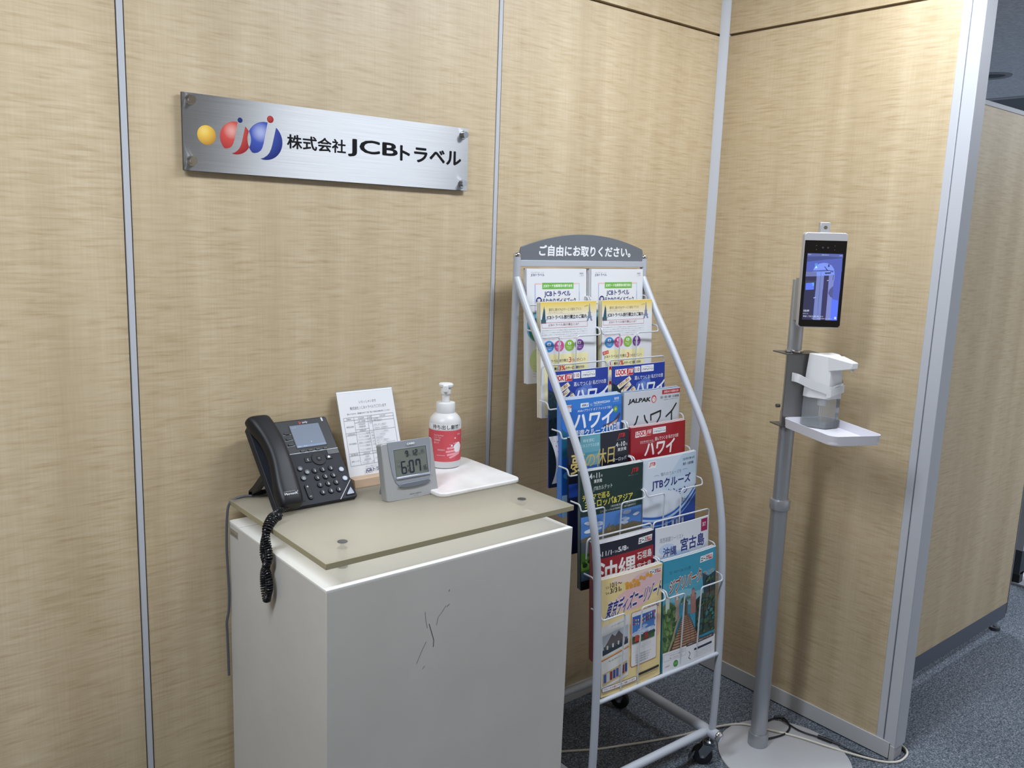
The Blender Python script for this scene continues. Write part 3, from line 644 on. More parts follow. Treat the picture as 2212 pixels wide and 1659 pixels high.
def pocket(k, col):
    z, d = ROWS[k]; za = z-.091; f = -(d+.0165); zb = z-.300; g = G(); r = .0021
    if col == 0: e0, v0, v1, e1 = .006, .084, .143, .2275
    else: e0, v0, v1, e1 = .2355, .301, .366, .452
    bk = -(d-.022)
    for e, v in ((e0, v0), (e1, v1)):
        ext = -.012 if e == e0 else .0
        pts = [(e, bk, za+.017), (e, f+.006, za+.017), (e, f, za), (v, f, za), (v, f, zb), (v, bk, zb-.001)]
        g.tube(fillet(pts, .009, 6), r, WIRE, 8)
    if k in (2, 6):
        zt = z+.0145; b2 = -(d-.0175)
        g.tube(fillet([(e0, b2, zt-.05), (e0, b2, zt), (e1+.002, b2, zt), (e1+.002, b2, zt-.05)], .012, 6), r, WIRE, 8)
    obj('wire_pocket', g, RK)
for k in range(8):
    for c in (0, 1): pocket(k, c)
def caster(u, d, ang, brake):
    ca, sa = math.cos(ang), math.sin(ang)
    Q = lambda x, y, z: (u+x*ca-y*sa, -d+x*sa+y*ca, z)
    e = bpy.data.objects.new('caster', None); COL.objects.link(e); e.parent = RK; e.location = (u, -d, 0); e.rotation_euler = (0, 0, ang); e.empty_display_size = .02
    obj('wheel', G().lathe([(.0, -.011), (.021, -.011), (.0275, -.008), (.0295, -.003), (.0295, .003), (.0275, .008), (.021, .011), (0, .011)], M((20, 21, 25), .45), n=32), e).rotation_euler = (PI/2, 0, 0)
    for c_ in e.children: c_.location = (.018, 0, .0297)
    zc = M((150, 152, 156), .28, 1)
    g = G()
    for s_ in (-1, 1): g.prism([(-.012, .066), (.016, .068), (.030, .045), (.024, .024), (.012, .024), (-.004, .048)], zc, 'y', s_*.0135-.001, s_*.0135+.001)
    g.prism([(-.014, .064), (.02, .064), (.02, .068), (-.014, .068)], zc, 'y', -.0145, .0145).cyl((.018, -.017, .0297), (.018, .017, .0297), .0042, CHROME, 12)
    g.lathe([(.0, .068), (.016, .068), (.017, .073), (.012, .077), (0, .077)], zc, n=24).cyl((0, 0, .077), (0, 0, .09), .006, zc, 12)
    obj('fork', g, e)
    if brake: obj('brake_lever', G().prism([(.018, .052), (.042, .040), (.056, .014), (.052, .012), (.038, .032), (.016, .046)], zc, 'y', -.010, .010), e, .001)
caster(RW-.001, .366, math.radians(133), True); caster(.004, .358, math.radians(250), True)
caster(RW-.012, .0, math.radians(300), False); caster(.004, .0, math.radians(200), False)

# ------------------------------------------------------------------ brochures
NAVY = (36, 40, 110); WH = M((226, 228, 234), .38); JR = (196, 40, 48); TXT = (90, 92, 98)
def jtb(p, x, y, w_, h_, neg=False):
    if neg: p.text('JTB', x, y, w_, h_, JR, .04, .25)
    else: p.rect(x, y, x+w_, y+h_, JR); p.text('JTB', x+w_*.12, y+h_*.15, w_*.74, h_*.7, (240, 236, 238), .03, .2)
def look(p, x, y, s=1):
    p.poly([(x, y+2), (x+68*s, y), (x+66*s, y+19*s), (x-1, y+21*s)], (238, 238, 242)); p.text('LOOK', x+3*s, y+3.4*s, 36*s, 13*s, JR, .05)
    jtb(p, x+42*s, y+1*s, 24*s, 17.6*s); p.poly([(x+14*s, y+18*s), (x+22*s, y+18*s), (x+18*s, y+22*s)], JR)
def blurb(p, x0, x1, y, n, dy, c=(132, 134, 142), hgt=2):
    s = '申込金額に応じてサービス額を上乗せした旅行券をお渡しする、おトクな積立プランです。ご旅行のお支払いにご利用いただけます。'
    for i in range(n): p.text(s[i*5 % 20:i*5 % 20+32], x0, y+i*dy, x1-x0, hgt, c)
def ace(p, x, y, s=1):
    p.poly([(x+2, y), (x+54*s, y-1), (x+52*s, y+15*s), (x, y+16*s)], (236, 237, 241)); p.text('エース', x+3*s, y+4.5*s, 28*s, 9*s, (26, 28, 44), .05, .15); jtb(p, x+33*s, y+3*s, 17*s, 10.5*s)
    p.text('国内旅行', x+14*s, y+1*s, 24*s, 2.4*s, (90, 92, 110))
def c_guide(p):
    p.rect(0, 0, 210, 297, WH); p.text('あなたの旅のそばに、いつも', 14, 8, 42, 2.6, TXT); p.text('JCBトラベル', 13, 12.5, 44, 8, NAVY, .025)
    p.frame(182, 9, 199, 20, .4, (170, 172, 180)); p.text('保存版', 184, 10.5, 13, 3.6, TXT, .02); p.text('2023', 188, 16, 9, 2.2, TXT)
    p.frame(25, 37, 184, 110, 3.2, (172, 182, 222)); p.rect(25, 37, 184, 40.2, (232, 196, 190)); p.rect(180.8, 37, 184, 60, (180, 214, 232))
    p.rect(50, 36, 160, 52.5, (112, 178, 76)); p.text('JCBカード会員専用の旅行会社', 54, 40, 102, 9, (244, 250, 240), .02)
    p.text('JCBトラベル', 57, 57.5, 92, 16.5, NAVY, .03)
    p.ell(39, 83, 10, 10.5, NAVY, 28); p.text('ま', 33.5, 76.5, 11, 13, (240, 240, 246), .03); p.text('るわかりガイドブック', 50, 76, 119, 14, NAVY, .028)
    p.ell(38, 150, 40, 40, (120, 176, 206), 36).ell(38, 156, 33, 30, (40, 116, 150), 30).poly([(8, 172), (40, 138), (74, 172), (60, 184), (20, 184)], (70, 130, 90)); p.ell(150, 190, 40, 40, (150, 190, 90), 36).ell(42, 238, 34, 34, (206, 220, 160), 30)
    blurb(p, 20, 190, 250, 5, 7)
def c_saving(p):
    p.rect(0, 0, 210, 297, WH)
    for i in range(9): p.rect(0, i*4.2, 210, (i+1)*4.2+.1, tuple(int(a+(b_-a)*(i/8.5)**.8) for a, b_ in zip((232, 200, 92), (232, 230, 226))))
    p.text('最初に最大7%のサービス額をプラス!', 28, 15.5, 120, 7.5, (92, 80, 60)); p.text('毎月コツコツ積み立てて、さあ旅へ', 28, 25, 50, 2.6, (130, 116, 90)); p.rect(20, 29.5, 150, 30, (150, 140, 120))
    p.text('JCBトラベル旅行積立のご案内', 20, 33.5, 148, 12, (30, 30, 36), .03)
    TW = (124, 136, 158); p.poly([(180, 6), (182, 6), (184, 24), (188, 40), (193, 52), (186, 52), (183.5, 45), (178.5, 45), (176, 52), (169, 52), (174, 40), (178, 24)], TW); p.rect(174, 29, 188, 31, TW).rect(170.5, 40, 191.5, 42, TW)
    SB = (44, 84, 104); p.poly([(10, 18), (11.5, 10), (13, 18), (15, 22), (16.5, 44), (4, 44), (8, 26)], SB).ell(11.8, 20, 2.6, 3.2, SB, 12).rect(1, 44, 18, 54, (60, 92, 104))
    p.line([(160, 14), (170, 11), (176, 12)], .8, (70, 70, 80))
    p.frame(4, 52, 172, 66, .7, (196, 76, 84)); p.text('JCBトラベル旅行積立とは？', 26, 55, 112, 7.4, (150, 84, 92))
    blurb(p, 4, 172, 71, 4, 5.6); p.text('ご旅行代金のお支払いにご利用いただけるおトクな積立', 8, 93.5, 120, 2.4, (204, 90, 96))
    for cx, c in ((28, (66, 140, 208)), (64, (206, 84, 146)), (102, (136, 184, 66)), (140, (124, 66, 154))):
        p.ell(cx, 113, 17.5, 14.6, c, 32); p.text('積立プラン', cx-11, 114.5, 22, 3, (236, 236, 242)); p.text('ご案内', cx-7, 119, 14, 2.8, (236, 236, 242))
        p.rr(cx-6, 104, cx+6, 111, 1.5, (238, 240, 246)).ell(cx, 107.5, 2.4, 2.4, c, 14)
    p.rect(10, 134, 174, 292, (240, 232, 178)); p.poly([(2, 138), (24, 134), (26, 143), (4, 147)], (206, 62, 60)); p.text('おトク!', 6, 137.5, 17, 6, (244, 232, 220), .02, 0, -8)
    p.text('JCBトラベル旅行積立', 9, 147.5, 88, 8.6, (60, 48, 40), .015); p.text('3', 99, 144, 9, 13, (214, 60, 70), .02); p.text('つのポイント', 110, 147.5, 54, 8.6, (150, 74, 60), .015)
    for i, (y, t) in enumerate(((166, 'のサービス額を付与!'), (206, 'クレジットで毎月積立!'), (246, '満期額をまとめてご旅行へ'))):
        p.ell(32, y+5, 8, 8.5, (196, 196, 202), 24).ell(32, y+5, 6.4, 7, (232, 232, 236), 24); p.text(str(i+1), 30.3, y+.5, 3.6, 9, (196, 60, 66)); p.poly([(28, y+13), (36, y+13), (37, y+24), (32, y+20), (27, y+24)], (178, 40, 50))
        if i == 0: p.text('最大', 46, y+2, 15, 7, (40, 38, 40), .02); p.text('3%', 62, y-1.5, 23, 12, (206, 56, 62), .03); p.text(t, 87, y+2, 72, 7.4, (40, 38, 40), .02)
        else: p.text(t, 48, y+2, 96, 8, (40, 38, 40), .02)
        p.rect(48, y+13, 166, y+13.5, (190, 180, 120)); p.text('※詳しくはお問い合わせください', 48, y+15, 70, 2.6, (130, 122, 96))
def c_navy(p):
    p.rect(0, 0, 210, 297, M((30, 58, 156), .3)); p.poly([(0, 44), (14, 52), (30, 46), (44, 62), (52, 96), (46, 160), (56, 230), (40, 297), (0, 297)], (24, 40, 54))
    for x0, y0, a in ((8, 70, 1), (20, 58, -1), (14, 110, 1), (28, 150, -1), (10, 190, 1)):
        for q in range(7): t = q*.9-1.2; p.poly([(x0, y0), (x0+26*math.cos(t)*a, y0+20*math.sin(t)), (x0+22*math.cos(t+.16)*a, y0+20*math.sin(t+.16))], (34, 66, 62))
    for cx, cy, rx, ry, c in ((112, 58, 26, 13, (74, 104, 186)), (128, 50, 20, 12, (84, 114, 192)), (104, 66, 20, 10, (64, 94, 182)), (122, 62, 16, 9, (98, 126, 198)), (116, 55, 12, 7, (118, 142, 206))): p.ell(cx, cy, rx, ry, c, 26)
    look(p, 10, 8); p.rr(81, 6, 104, 22, 1, (238, 238, 242)); p.text('110', 84, 9, 16, 10, (150, 40, 52), .025)
    p.rr(108, 4, 160, 22, 1, (238, 239, 243)); p.text('ルックJTBMySTYLE', 112, 7, 44, 4, (60, 62, 84)); p.text('JTBMySTYLE', 112, 13, 46, 6, (60, 64, 110), .02)
    p.text('選んでつくる! 私だけの旅', 82, 31, 120, 11, (222, 228, 244), .01)
    p.text('ハワイ', 84, 50, 122, 36, (236, 240, 248), .03, .12)
    CR = (240, 230, 202)
    for x, y, w_, t in ((22, 40, 46, '行きたい旅は'), (36, 55, 32, 'JTBに'), (42, 69, 44, 'あります!')):
        p.poly([(x-6, y+13), (x+w_-6, y-11), (x+w_+2, y-1), (x+2, y+23)], CR); p.text(t, x, y+1, w_-6, 8.6, (150, 46, 48), .03, 0, -27)
    for q in range(5): p.line([(70+q*2, 62+q*6), (76+q*2, 56+q*6)], 1.4, (206, 170, 60))
    p.rect(0, 262, 210, 297, (22, 34, 66))
def c_norw(p):
    p.rect(0, 0, 210, 297, M((38, 108, 200), .3)); p.rect(0, 0, 210, 26, (52, 124, 210)); p.poly([(0, 130), (210, 104), (210, 297), (0, 297)], (24, 84, 176)); p.poly([(0, 70), (18, 84), (24, 140), (0, 150)], (28, 96, 130))
    p.rect(14, 13, 30, 31, (236, 238, 242)); jtb(p, 15, 15, 14, 8, True)
    p.rr(60, 12, 88, 23, 1.5, (236, 240, 246)); p.text('ANA', 64, 14.4, 15, 6, (24, 44, 120), .04, .2); p.poly([(80, 21.5), (85, 14), (87, 14), (83, 21.5)], (60, 130, 206)); p.text('NCL', 93, 15, 8, 6, (214, 226, 246)); p.text('NORWEGIAN', 106, 12, 58, 6.2, (226, 234, 248), .02); p.text('CRUISE LINE', 106, 20, 28, 2.6, (200, 216, 242))
    p.text('東京発', 181, 7, 18, 7, (236, 240, 248), .02); p.text('2023年4月〜', 176, 16, 26, 3, (214, 226, 246)); p.text('ANA×プライド オブ アメリカで航く', 50, 27, 122, 7.2, (226, 236, 250), .01)
    p.text('ハワイ', 36, 37, 134, 40, (240, 243, 250), .035, .16)
    p.ell(24, 62, 10, 10, (222, 206, 92), 12).ell(24, 62, 4, 4, (196, 120, 50), 10); p.ell(186, 38, 9, 9, (94, 160, 92), 10).ell(186, 38, 4, 4, (206, 206, 96), 10)
    p.poly([(138, 76), (178, 68), (202, 48), (206, 54), (196, 70), (176, 80), (150, 84)], (62, 62, 92)).poly([(150, 80), (196, 64), (190, 72), (160, 83)], (196, 160, 150))
    p.text('周遊クルーズ', 36, 79, 112, 17, (238, 242, 250), .025); p.text('10', 152, 76, 24, 19, (238, 242, 250), .02); p.text('日間', 180, 74, 22, 20, (238, 242, 250), .02)
    for i in range(6): p.ell(30+i*34, 190+(i % 2)*30, 26, 12, (70, 146, 214), 18)
    p.rect(0, 240, 210, 297, (150, 190, 226))
def c_jalpak(p):
    p.rect(0, 0, 210, 297, M((198, 202, 210), .32)); p.text('JALPAK', 14, 18, 78, 14, (24, 24, 28), .05, .2)
    p.ell(107, 24, 9.4, 10.6, (190, 60, 56), 28).ell(107, 25, 6.4, 7.4, (226, 222, 224), 24).line([(104, 20), (110, 24), (106, 30)], 1.4, (190, 60, 56))
    p.rect(138, 2, 216-6, 14, (176, 48, 58)); p.text('2023.4.1→2024.3.31', 146, 5, 58, 5.4, (240, 226, 228), .02); p.text('羽田・成田・関西・名古屋発着', 132, 19, 74, 6.4, (84, 84, 92), .02); p.text('出発地により異なります', 146, 28, 56, 2.6, (120, 120, 128))
    BK = (30, 30, 34)
    for pts in ([(48, 66), (42, 82), (28, 98)], [(72, 66), (76, 78), (84, 86)], [(96, 66), (97, 80)], [(96, 66), (134, 58), (132, 74), (118, 92), (104, 102)], [(196, 44), (180, 62), (156, 76)], [(178, 62), (179, 98)]):
        p.line(pts, 5, BK)
        for q in pts: p.ell(*q, 2.5, 2.5, BK, 12)
    p.rect(0, 150, 210, 240, (150, 176, 200)); blurb(p, 14, 120, 250, 6, 6)
def c_dream(p):
    p.rect(0, 0, 210, 297, M((22, 26, 42), .28)); p.rect(0, 150, 210, 297, (22, 28, 66)); p.rect(0, 118, 210, 152, (30, 66, 150)); p.rect(36, 0, 104, 78, (104, 168, 186)); p.rect(36, 44, 104, 78, (82, 150, 172)); p.rect(60, 50, 104, 78, (120, 170, 190)); p.rect(36, 78, 104, 118, (60, 110, 180))
    p.text('時を刻む', 46, 9, 38, 9, (214, 232, 240)); p.text('ビジネスクラスの旅', 30, 22, 70, 9, (214, 232, 240)); jtb(p, 168, 9, 26, 13, True); p.text('感動のそばに、いつも。', 164, 24, 34, 2.2, (160, 160, 172))
    p.text('2023年', 146, 39, 14, 3.6, (222, 224, 232)); p.text('4', 161, 31, 8, 12, (240, 240, 244), .015); p.text('月→', 170, 36, 11, 6, (222, 224, 232)); p.text('10', 182, 31, 15, 12, (240, 240, 244), .015); p.text('月', 199, 37, 6, 6, (222, 224, 232)); p.text('東京発', 168, 46, 34, 9, (240, 240, 244), .01)
    GO = M((206, 184, 112), .3)
    p.text('夢', 4, 42, 42, 52, GO, .012, .1); p.text('の', 52, 50, 32, 30, GO, .012, .1); p.text('休', 88, 40, 36, 44, GO, .008, .08); p.text('日', 130, 40, 24, 40, GO, .008, .06)
    p.text('ヨーロッパ', 150, 70, 52, 10, (232, 234, 240), .012)
def c_red(p):
    p.rect(0, 0, 210, 297, M((158, 28, 40), .3)); look(p, 16, 10, .84)
    p.rr(78, 8, 128, 24, 1, (236, 237, 240)); p.text('ルックJTBMySTYLE', 81, 10.6, 42, 3.6, (60, 62, 84)); p.text('JTBMySTYLE', 81, 16.4, 45, 5.2, (60, 64, 110), .02)
    p.text('2023年4月からの、', 32, 38, 50, 5.6, (236, 216, 220)); p.rect(32, 45, 84, 45.6, (236, 206, 210)); p.text('選んでつくる! 私だけの旅', 86, 33, 94, 10, (242, 226, 228), .01)
    p.text('ハワイ', 48, 45, 112, 36, (240, 234, 236), .035, .14); p.rect(0, 150, 210, 220, (120, 160, 196)); p.rect(0, 220, 210, 297, (90, 90, 96))
def sky(p, x0, y0, x1, y1, seed):
    p.rect(x0, y0, x1, y1, (78, 130, 204)); rnd = random.Random(seed)
    for i in range(16):
        cx = rnd.uniform(x0+12, x1-12); cy = rnd.uniform(y0+8, y1-6); s = rnd.uniform(6, 14)
        for q in range(3): p.ell(min(max(cx+rnd.uniform(-8, 8), x0+s), x1-s), min(cy+rnd.uniform(-2, 2), y1-s*.4), s, s*.34, rnd.choice([(216, 224, 238), (190, 204, 230), (160, 182, 220)]), 16)
def c_green(p):
    p.rect(0, 0, 210, 297, M((22, 48, 44), .3)); sky(p, 0, 113, 210, 176, 3)
    p.text('2023年', 10, 15, 14, 4.6, (214, 222, 220)); p.text('4', 26, 7, 8, 13, (236, 240, 240), .03); p.text('月-', 35, 12, 11, 7, (220, 228, 226)); p.text('11', 48, 7, 10, 13, (236, 240, 240), .015); p.text('月', 61, 13, 6, 6, (220, 228, 226)); p.text('東京発', 40, 23, 26, 9, (232, 238, 236), .02)
    jtb(p, 166, 12, 24, 13, True); p.text('感動のそばに、いつも。', 156, 28, 36, 2.4, (150, 160, 158)); p.text('JTBカルテット', 38, 40, 62, 13, (214, 224, 220), .01, .1)
    YE = (224, 214, 92); p.text('テーマで巡る', 4, 58, 88, 15, YE, .02); p.text('ヨーロッパ&アジア', 12, 74, 162, 19, YE, .02)
    p.text('［美術鑑賞］ ［音楽の旅］', 96, 96, 90, 5.6, (206, 214, 212)); p.text('［ハイキング&自然観察］ ［専門講師同行］', 62, 104, 124, 5.6, (206, 214, 212))
    p.poly([(0, 176), (0, 168), (30, 162), (70, 158), (84, 150), (92, 154), (104, 146), (112, 152), (130, 148), (146, 154), (176, 150), (210, 160), (210, 190), (0, 196)], (112, 104, 84))
    for x, t_ in ((66, 152), (72, 148), (88, 144), (93, 138), (97, 146), (112, 150), (122, 153), (150, 151)): p.poly([(x-1.6, t_+8), (x, t_), (x+1.6, t_+8)], (128, 112, 84)).rect(x-1.6, t_+8, x+1.6, 172, (150, 130, 94)).rect(x-6, 160, x+5, 172, (124, 108, 80))
    p.rect(0, 176, 210, 206, (86, 96, 104)); p.rect(0, 204, 210, 262, (76, 122, 52)); p.poly([(0, 228), (60, 214), (140, 224), (210, 212), (210, 240), (0, 248)], (110, 156, 62)); rnd = random.Random(8)
    for i in range(44): p.ell(rnd.uniform(6, 204), rnd.uniform(202, 236), rnd.uniform(5, 9), rnd.uniform(3, 6), rnd.choice([(34, 66, 34), (48, 86, 40), (30, 54, 32)]), 9)
    p.rect(0, 252, 210, 276, (84, 116, 148)); p.rect(0, 274, 210, 297, (18, 24, 40))
def c_cruise(p):
    p.rect(0, 0, 210, 297, M((186, 204, 224), .3)); p.rect(0, 60, 210, 130, (196, 212, 230)); p.poly([(0, 0), (150, 0), (60, 90), (0, 100)], (206, 216, 230))
    p.rr(18, 6, 46, 24, 1.5, (232, 234, 238)); jtb(p, 21, 9, 21, 11, True); p.text('2023年5月▶10月', 152, 12, 50, 7, (60, 68, 96), .02); p.text('東京・大阪発着', 152, 25, 46, 7.6, (50, 54, 80), .02)
    p.text('憧れのクルーズを', 64, 40, 82, 10, (96, 106, 136)); p.line([(40, 47), (50, 45), (58, 47)], 1, (120, 128, 150)); p.line([(152, 44), (162, 42), (172, 44)], 1, (120, 128, 150))
    NB = (34, 44, 116); p.text('JTBクルーズ', 32, 56, 154, 29, NB, .03); p.text('セレクション', 40, 88, 136, 22, (44, 58, 128), .02); p.text('ヨーロッパ・アラスカ・北欧', 34, 118, 160, 14, (46, 54, 96), .02)
    cv = lambda o, k=1: [(x, 150+o+14*math.sin(x/70)*k-62*(x/210)**2.6) for x in range(0, 211, 15)]
    p.ell(58, 122, 92, 34, (214, 222, 234), 40); p.poly(cv(0)+[(210, 297), (0, 297)], (48, 98, 186)); p.poly(cv(6)+cv(13)[::-1], (176, 204, 236)); p.poly(cv(13)+[(210, 297), (0, 297)], (34, 72, 156)); p.poly(cv(22)+cv(27, .9)[::-1], (120, 164, 216)); p.rect(0, 186, 210, 297, (24, 42, 110))
    for x in (84, 110, 126, 150): p.rect(x, 172, x+9, 190, (176, 182, 196)).ell(x+4.5, 172, 5, 5, (90, 120, 176), 12)
def c_okinawa(p):
    p.rect(0, 0, 210, 297, M((150, 30, 38), .3)); p.rect(0, 0, 210, 38, (22, 26, 44)); ace(p, 150, 10, 1.)
    p.text("'23.", 8, 26, 16, 6, (232, 234, 240), .01); p.text('11/1', 25, 21, 30, 12, (240, 240, 246), .01); p.text("〜'24.", 57, 25, 20, 6, (232, 234, 240)); p.text('5/8', 78, 19, 28, 12, (240, 240, 246), .02); p.text('発', 107, 24, 7, 6, (232, 234, 240))
    p.text('沖縄', 14, 48, 128, 64, (238, 236, 238), .018); p.text('石垣島', 146, 46, 56, 20, (240, 236, 238), .016); p.text('宮古島', 146, 75, 56, 20, (240, 236, 238), .016)
    p.rect(0, 122, 210, 200, (40, 110, 186)); p.rect(0, 200, 210, 297, (150, 30, 48))
def c_miyako(p):
    p.rect(0, 0, 210, 297, M((220, 224, 232), .34))
    for cx, cy, rx, ry in ((40, 60, 30, 14), (90, 84, 40, 14), (30, 90, 26, 12)): p.ell(cx, cy, rx, ry, (188, 206, 232), 22)
    p.rect(176, 4, 204, 38, (156, 26, 82)); p.text('SKY', 182, 14, 16, 11, (240, 220, 230), .02); p.text('南西楽園ツーリスト', 14, 28, 88, 13, (122, 128, 146))
    p.text('沖縄', 26, 56, 50, 24, (38, 54, 128), .02); p.text('宮古島', 92, 42, 98, 34, (32, 48, 124), .025); p.text('2023. 10/1 - 2023. 10/28', 14, 86, 76, 9, (80, 96, 150))
    p.rect(14, 100, 196, 112, (34, 50, 140)); p.text('元気旅に着目で、連日素材が無料でそれぞれ揃う小さな旅', 34, 103, 140, 5, (196, 206, 236))
    p.rect(14, 114, 210, 150, (146, 124, 66))
    for i in range(5): p.ell(30+i*38, 128-i*3, 11, 11, (226, 222, 214), 18); p.text('おすすめ', 23+i*38, 126-i*3, 14, 3.4, (140, 110, 60))
    p.rect(0, 150, 210, 215, (120, 160, 190)); p.rect(0, 215, 210, 297, (60, 84, 96))
def c_resort(p):
    p.rect(0, 0, 210, 297, M((232, 210, 150), .32))
    for x0, y0, x1, y1, c in ((30, 0, 190, 22, (236, 212, 196)), (90, 8, 206, 60, (226, 190, 196)), (40, 40, 170, 96, (228, 186, 188)), (184, 130, 210, 190, (228, 180, 150)), (0, 100, 30, 200, (238, 222, 176))): p.ell((x0+x1)/2, (y0+y1)/2, (x1-x0)/2, (y1-y0)/2, c, 30)
    ace(p, 158, 8, .92); p.text("'23.", 12, 20, 13, 5, (60, 52, 50)); p.text('10/1〜', 27, 13, 38, 12, (40, 36, 40), .015); p.text("'24.", 12, 34, 13, 5, (60, 52, 50)); p.text('3/31', 27, 27, 30, 12, (40, 36, 40), .015); p.text('発', 58, 33, 7, 6, (60, 52, 50))
    for i in range(8): p.ell(82+i*12, 26-i*1.4+(i % 2)*5, 6.5, 5.5, (226, 160, 60), 9)
    for i in range(4): p.rr(78+i*13, 30, 89+i*13, 40, 2, (216, 150, 50))
    p.text('東京ディズニーリゾート', 8, 52, 192, 40, (38, 42, 120), .03, .42, -6, out=((238, 232, 236), .05)); p.text('への旅', 156, 96, 44, 15, (38, 42, 110), .03, .1, 0, out=((240, 236, 238), .05))
    p.poly([(0, 120), (92, 104), (92, 184), (0, 200)], (216, 216, 216)); p.poly([(4, 142), (88, 130), (88, 178), (4, 192)], (176, 184, 196)); p.poly([(10, 172), (34, 142), (44, 150), (56, 138), (84, 166), (88, 178), (6, 190)], (96, 88, 92)); p.poly([(4, 178), (88, 166), (88, 178), (4, 192)], (44, 54, 66))
    for i in range(9): p.rect(8+i*9, 170-i*1.2, 13+i*9, 180-i*1.2, (206, 206, 200) if i % 2 else (70, 76, 88))
    p.text('パークへ出かけよう!', 30, 118, 50, 4.4, (120, 112, 110), 0, 0, -8)
    p.poly([(0, 206), (90, 190), (90, 262), (0, 276)], (216, 216, 214)); p.line([(0, 204), (90, 188)], 2, (196, 96, 76)); p.poly([(4, 238), (86, 222), (86, 254), (4, 270)], (196, 170, 130))
    for i in range(8): p.rr(8+i*10, 240-i*1.6, 16+i*10, 262-i*1.6, 1.4, [(60, 90, 160), (190, 200, 214), (120, 50, 56), (46, 70, 140)][i % 4]); 
    p.text('思い出に残るホテルステイ', 24, 204, 54, 4.4, (120, 112, 110), 0, 0, -8)
    p.rr(98, 104, 194, 246, 5, (176, 92, 70)).rr(99.4, 105.4, 192.6, 244.6, 4.4, (226, 226, 228)); p.rect(102, 116, 184, 186, (52, 96, 178)); sky(p, 102, 138, 184, 178, 12)
    for k_ in range(2):
        for i in range(10): x = 104+i*8; p.poly([(x, 122+k_*9+4*math.sin(i*.5)), (x+5, 122+k_*9+4*math.sin(i*.5+.3)), (x+2, 129+k_*9+4*math.sin(i*.5))], [(214, 80, 90), (232, 200, 90), (230, 230, 236)][i % 3])
    p.rect(102, 170, 184, 186, (58, 92, 62))
    for i in range(7): p.ell(108+i*12, 172, 7, 5, (44, 76, 48), 12)
    for x, c in ((118, (200, 70, 56)), (152, (150, 44, 50))): p.poly([(x-9, 186), (x-6, 166), (x+6, 166), (x+9, 186)], c).rect(x-10, 182, x+10, 186, (90, 60, 50))
    blurb(p, 120, 172, 192, 3, 4.5); p.rect(102, 208, 184, 208.4, (190, 190, 194))
    for i in range(4): p.text('みんなの夢を祝福するクリスマス'[:13-i], 114, 216+i*6.4, 58-i*4, 3.8, (70, 72, 80))
    p.rr(2, 272, 118, 284, 4, (60, 66, 110)).rr(3, 273, 117, 283, 3.6, (234, 232, 232)); p.text('フライト付 交通付プランもご用意しています!', 8, 275.5, 104, 5.4, (150, 44, 56), .02); p.rect(124, 268, 204, 274, (34, 34, 40)); blurb(p, 6, 120, 288, 1, 4); blurb(p, 126, 204, 278, 3, 4, (110, 96, 70))
    for y in (132, 168, 214): p.line([(94, y), (95, y+26)], 1.6, (214, 150, 66))
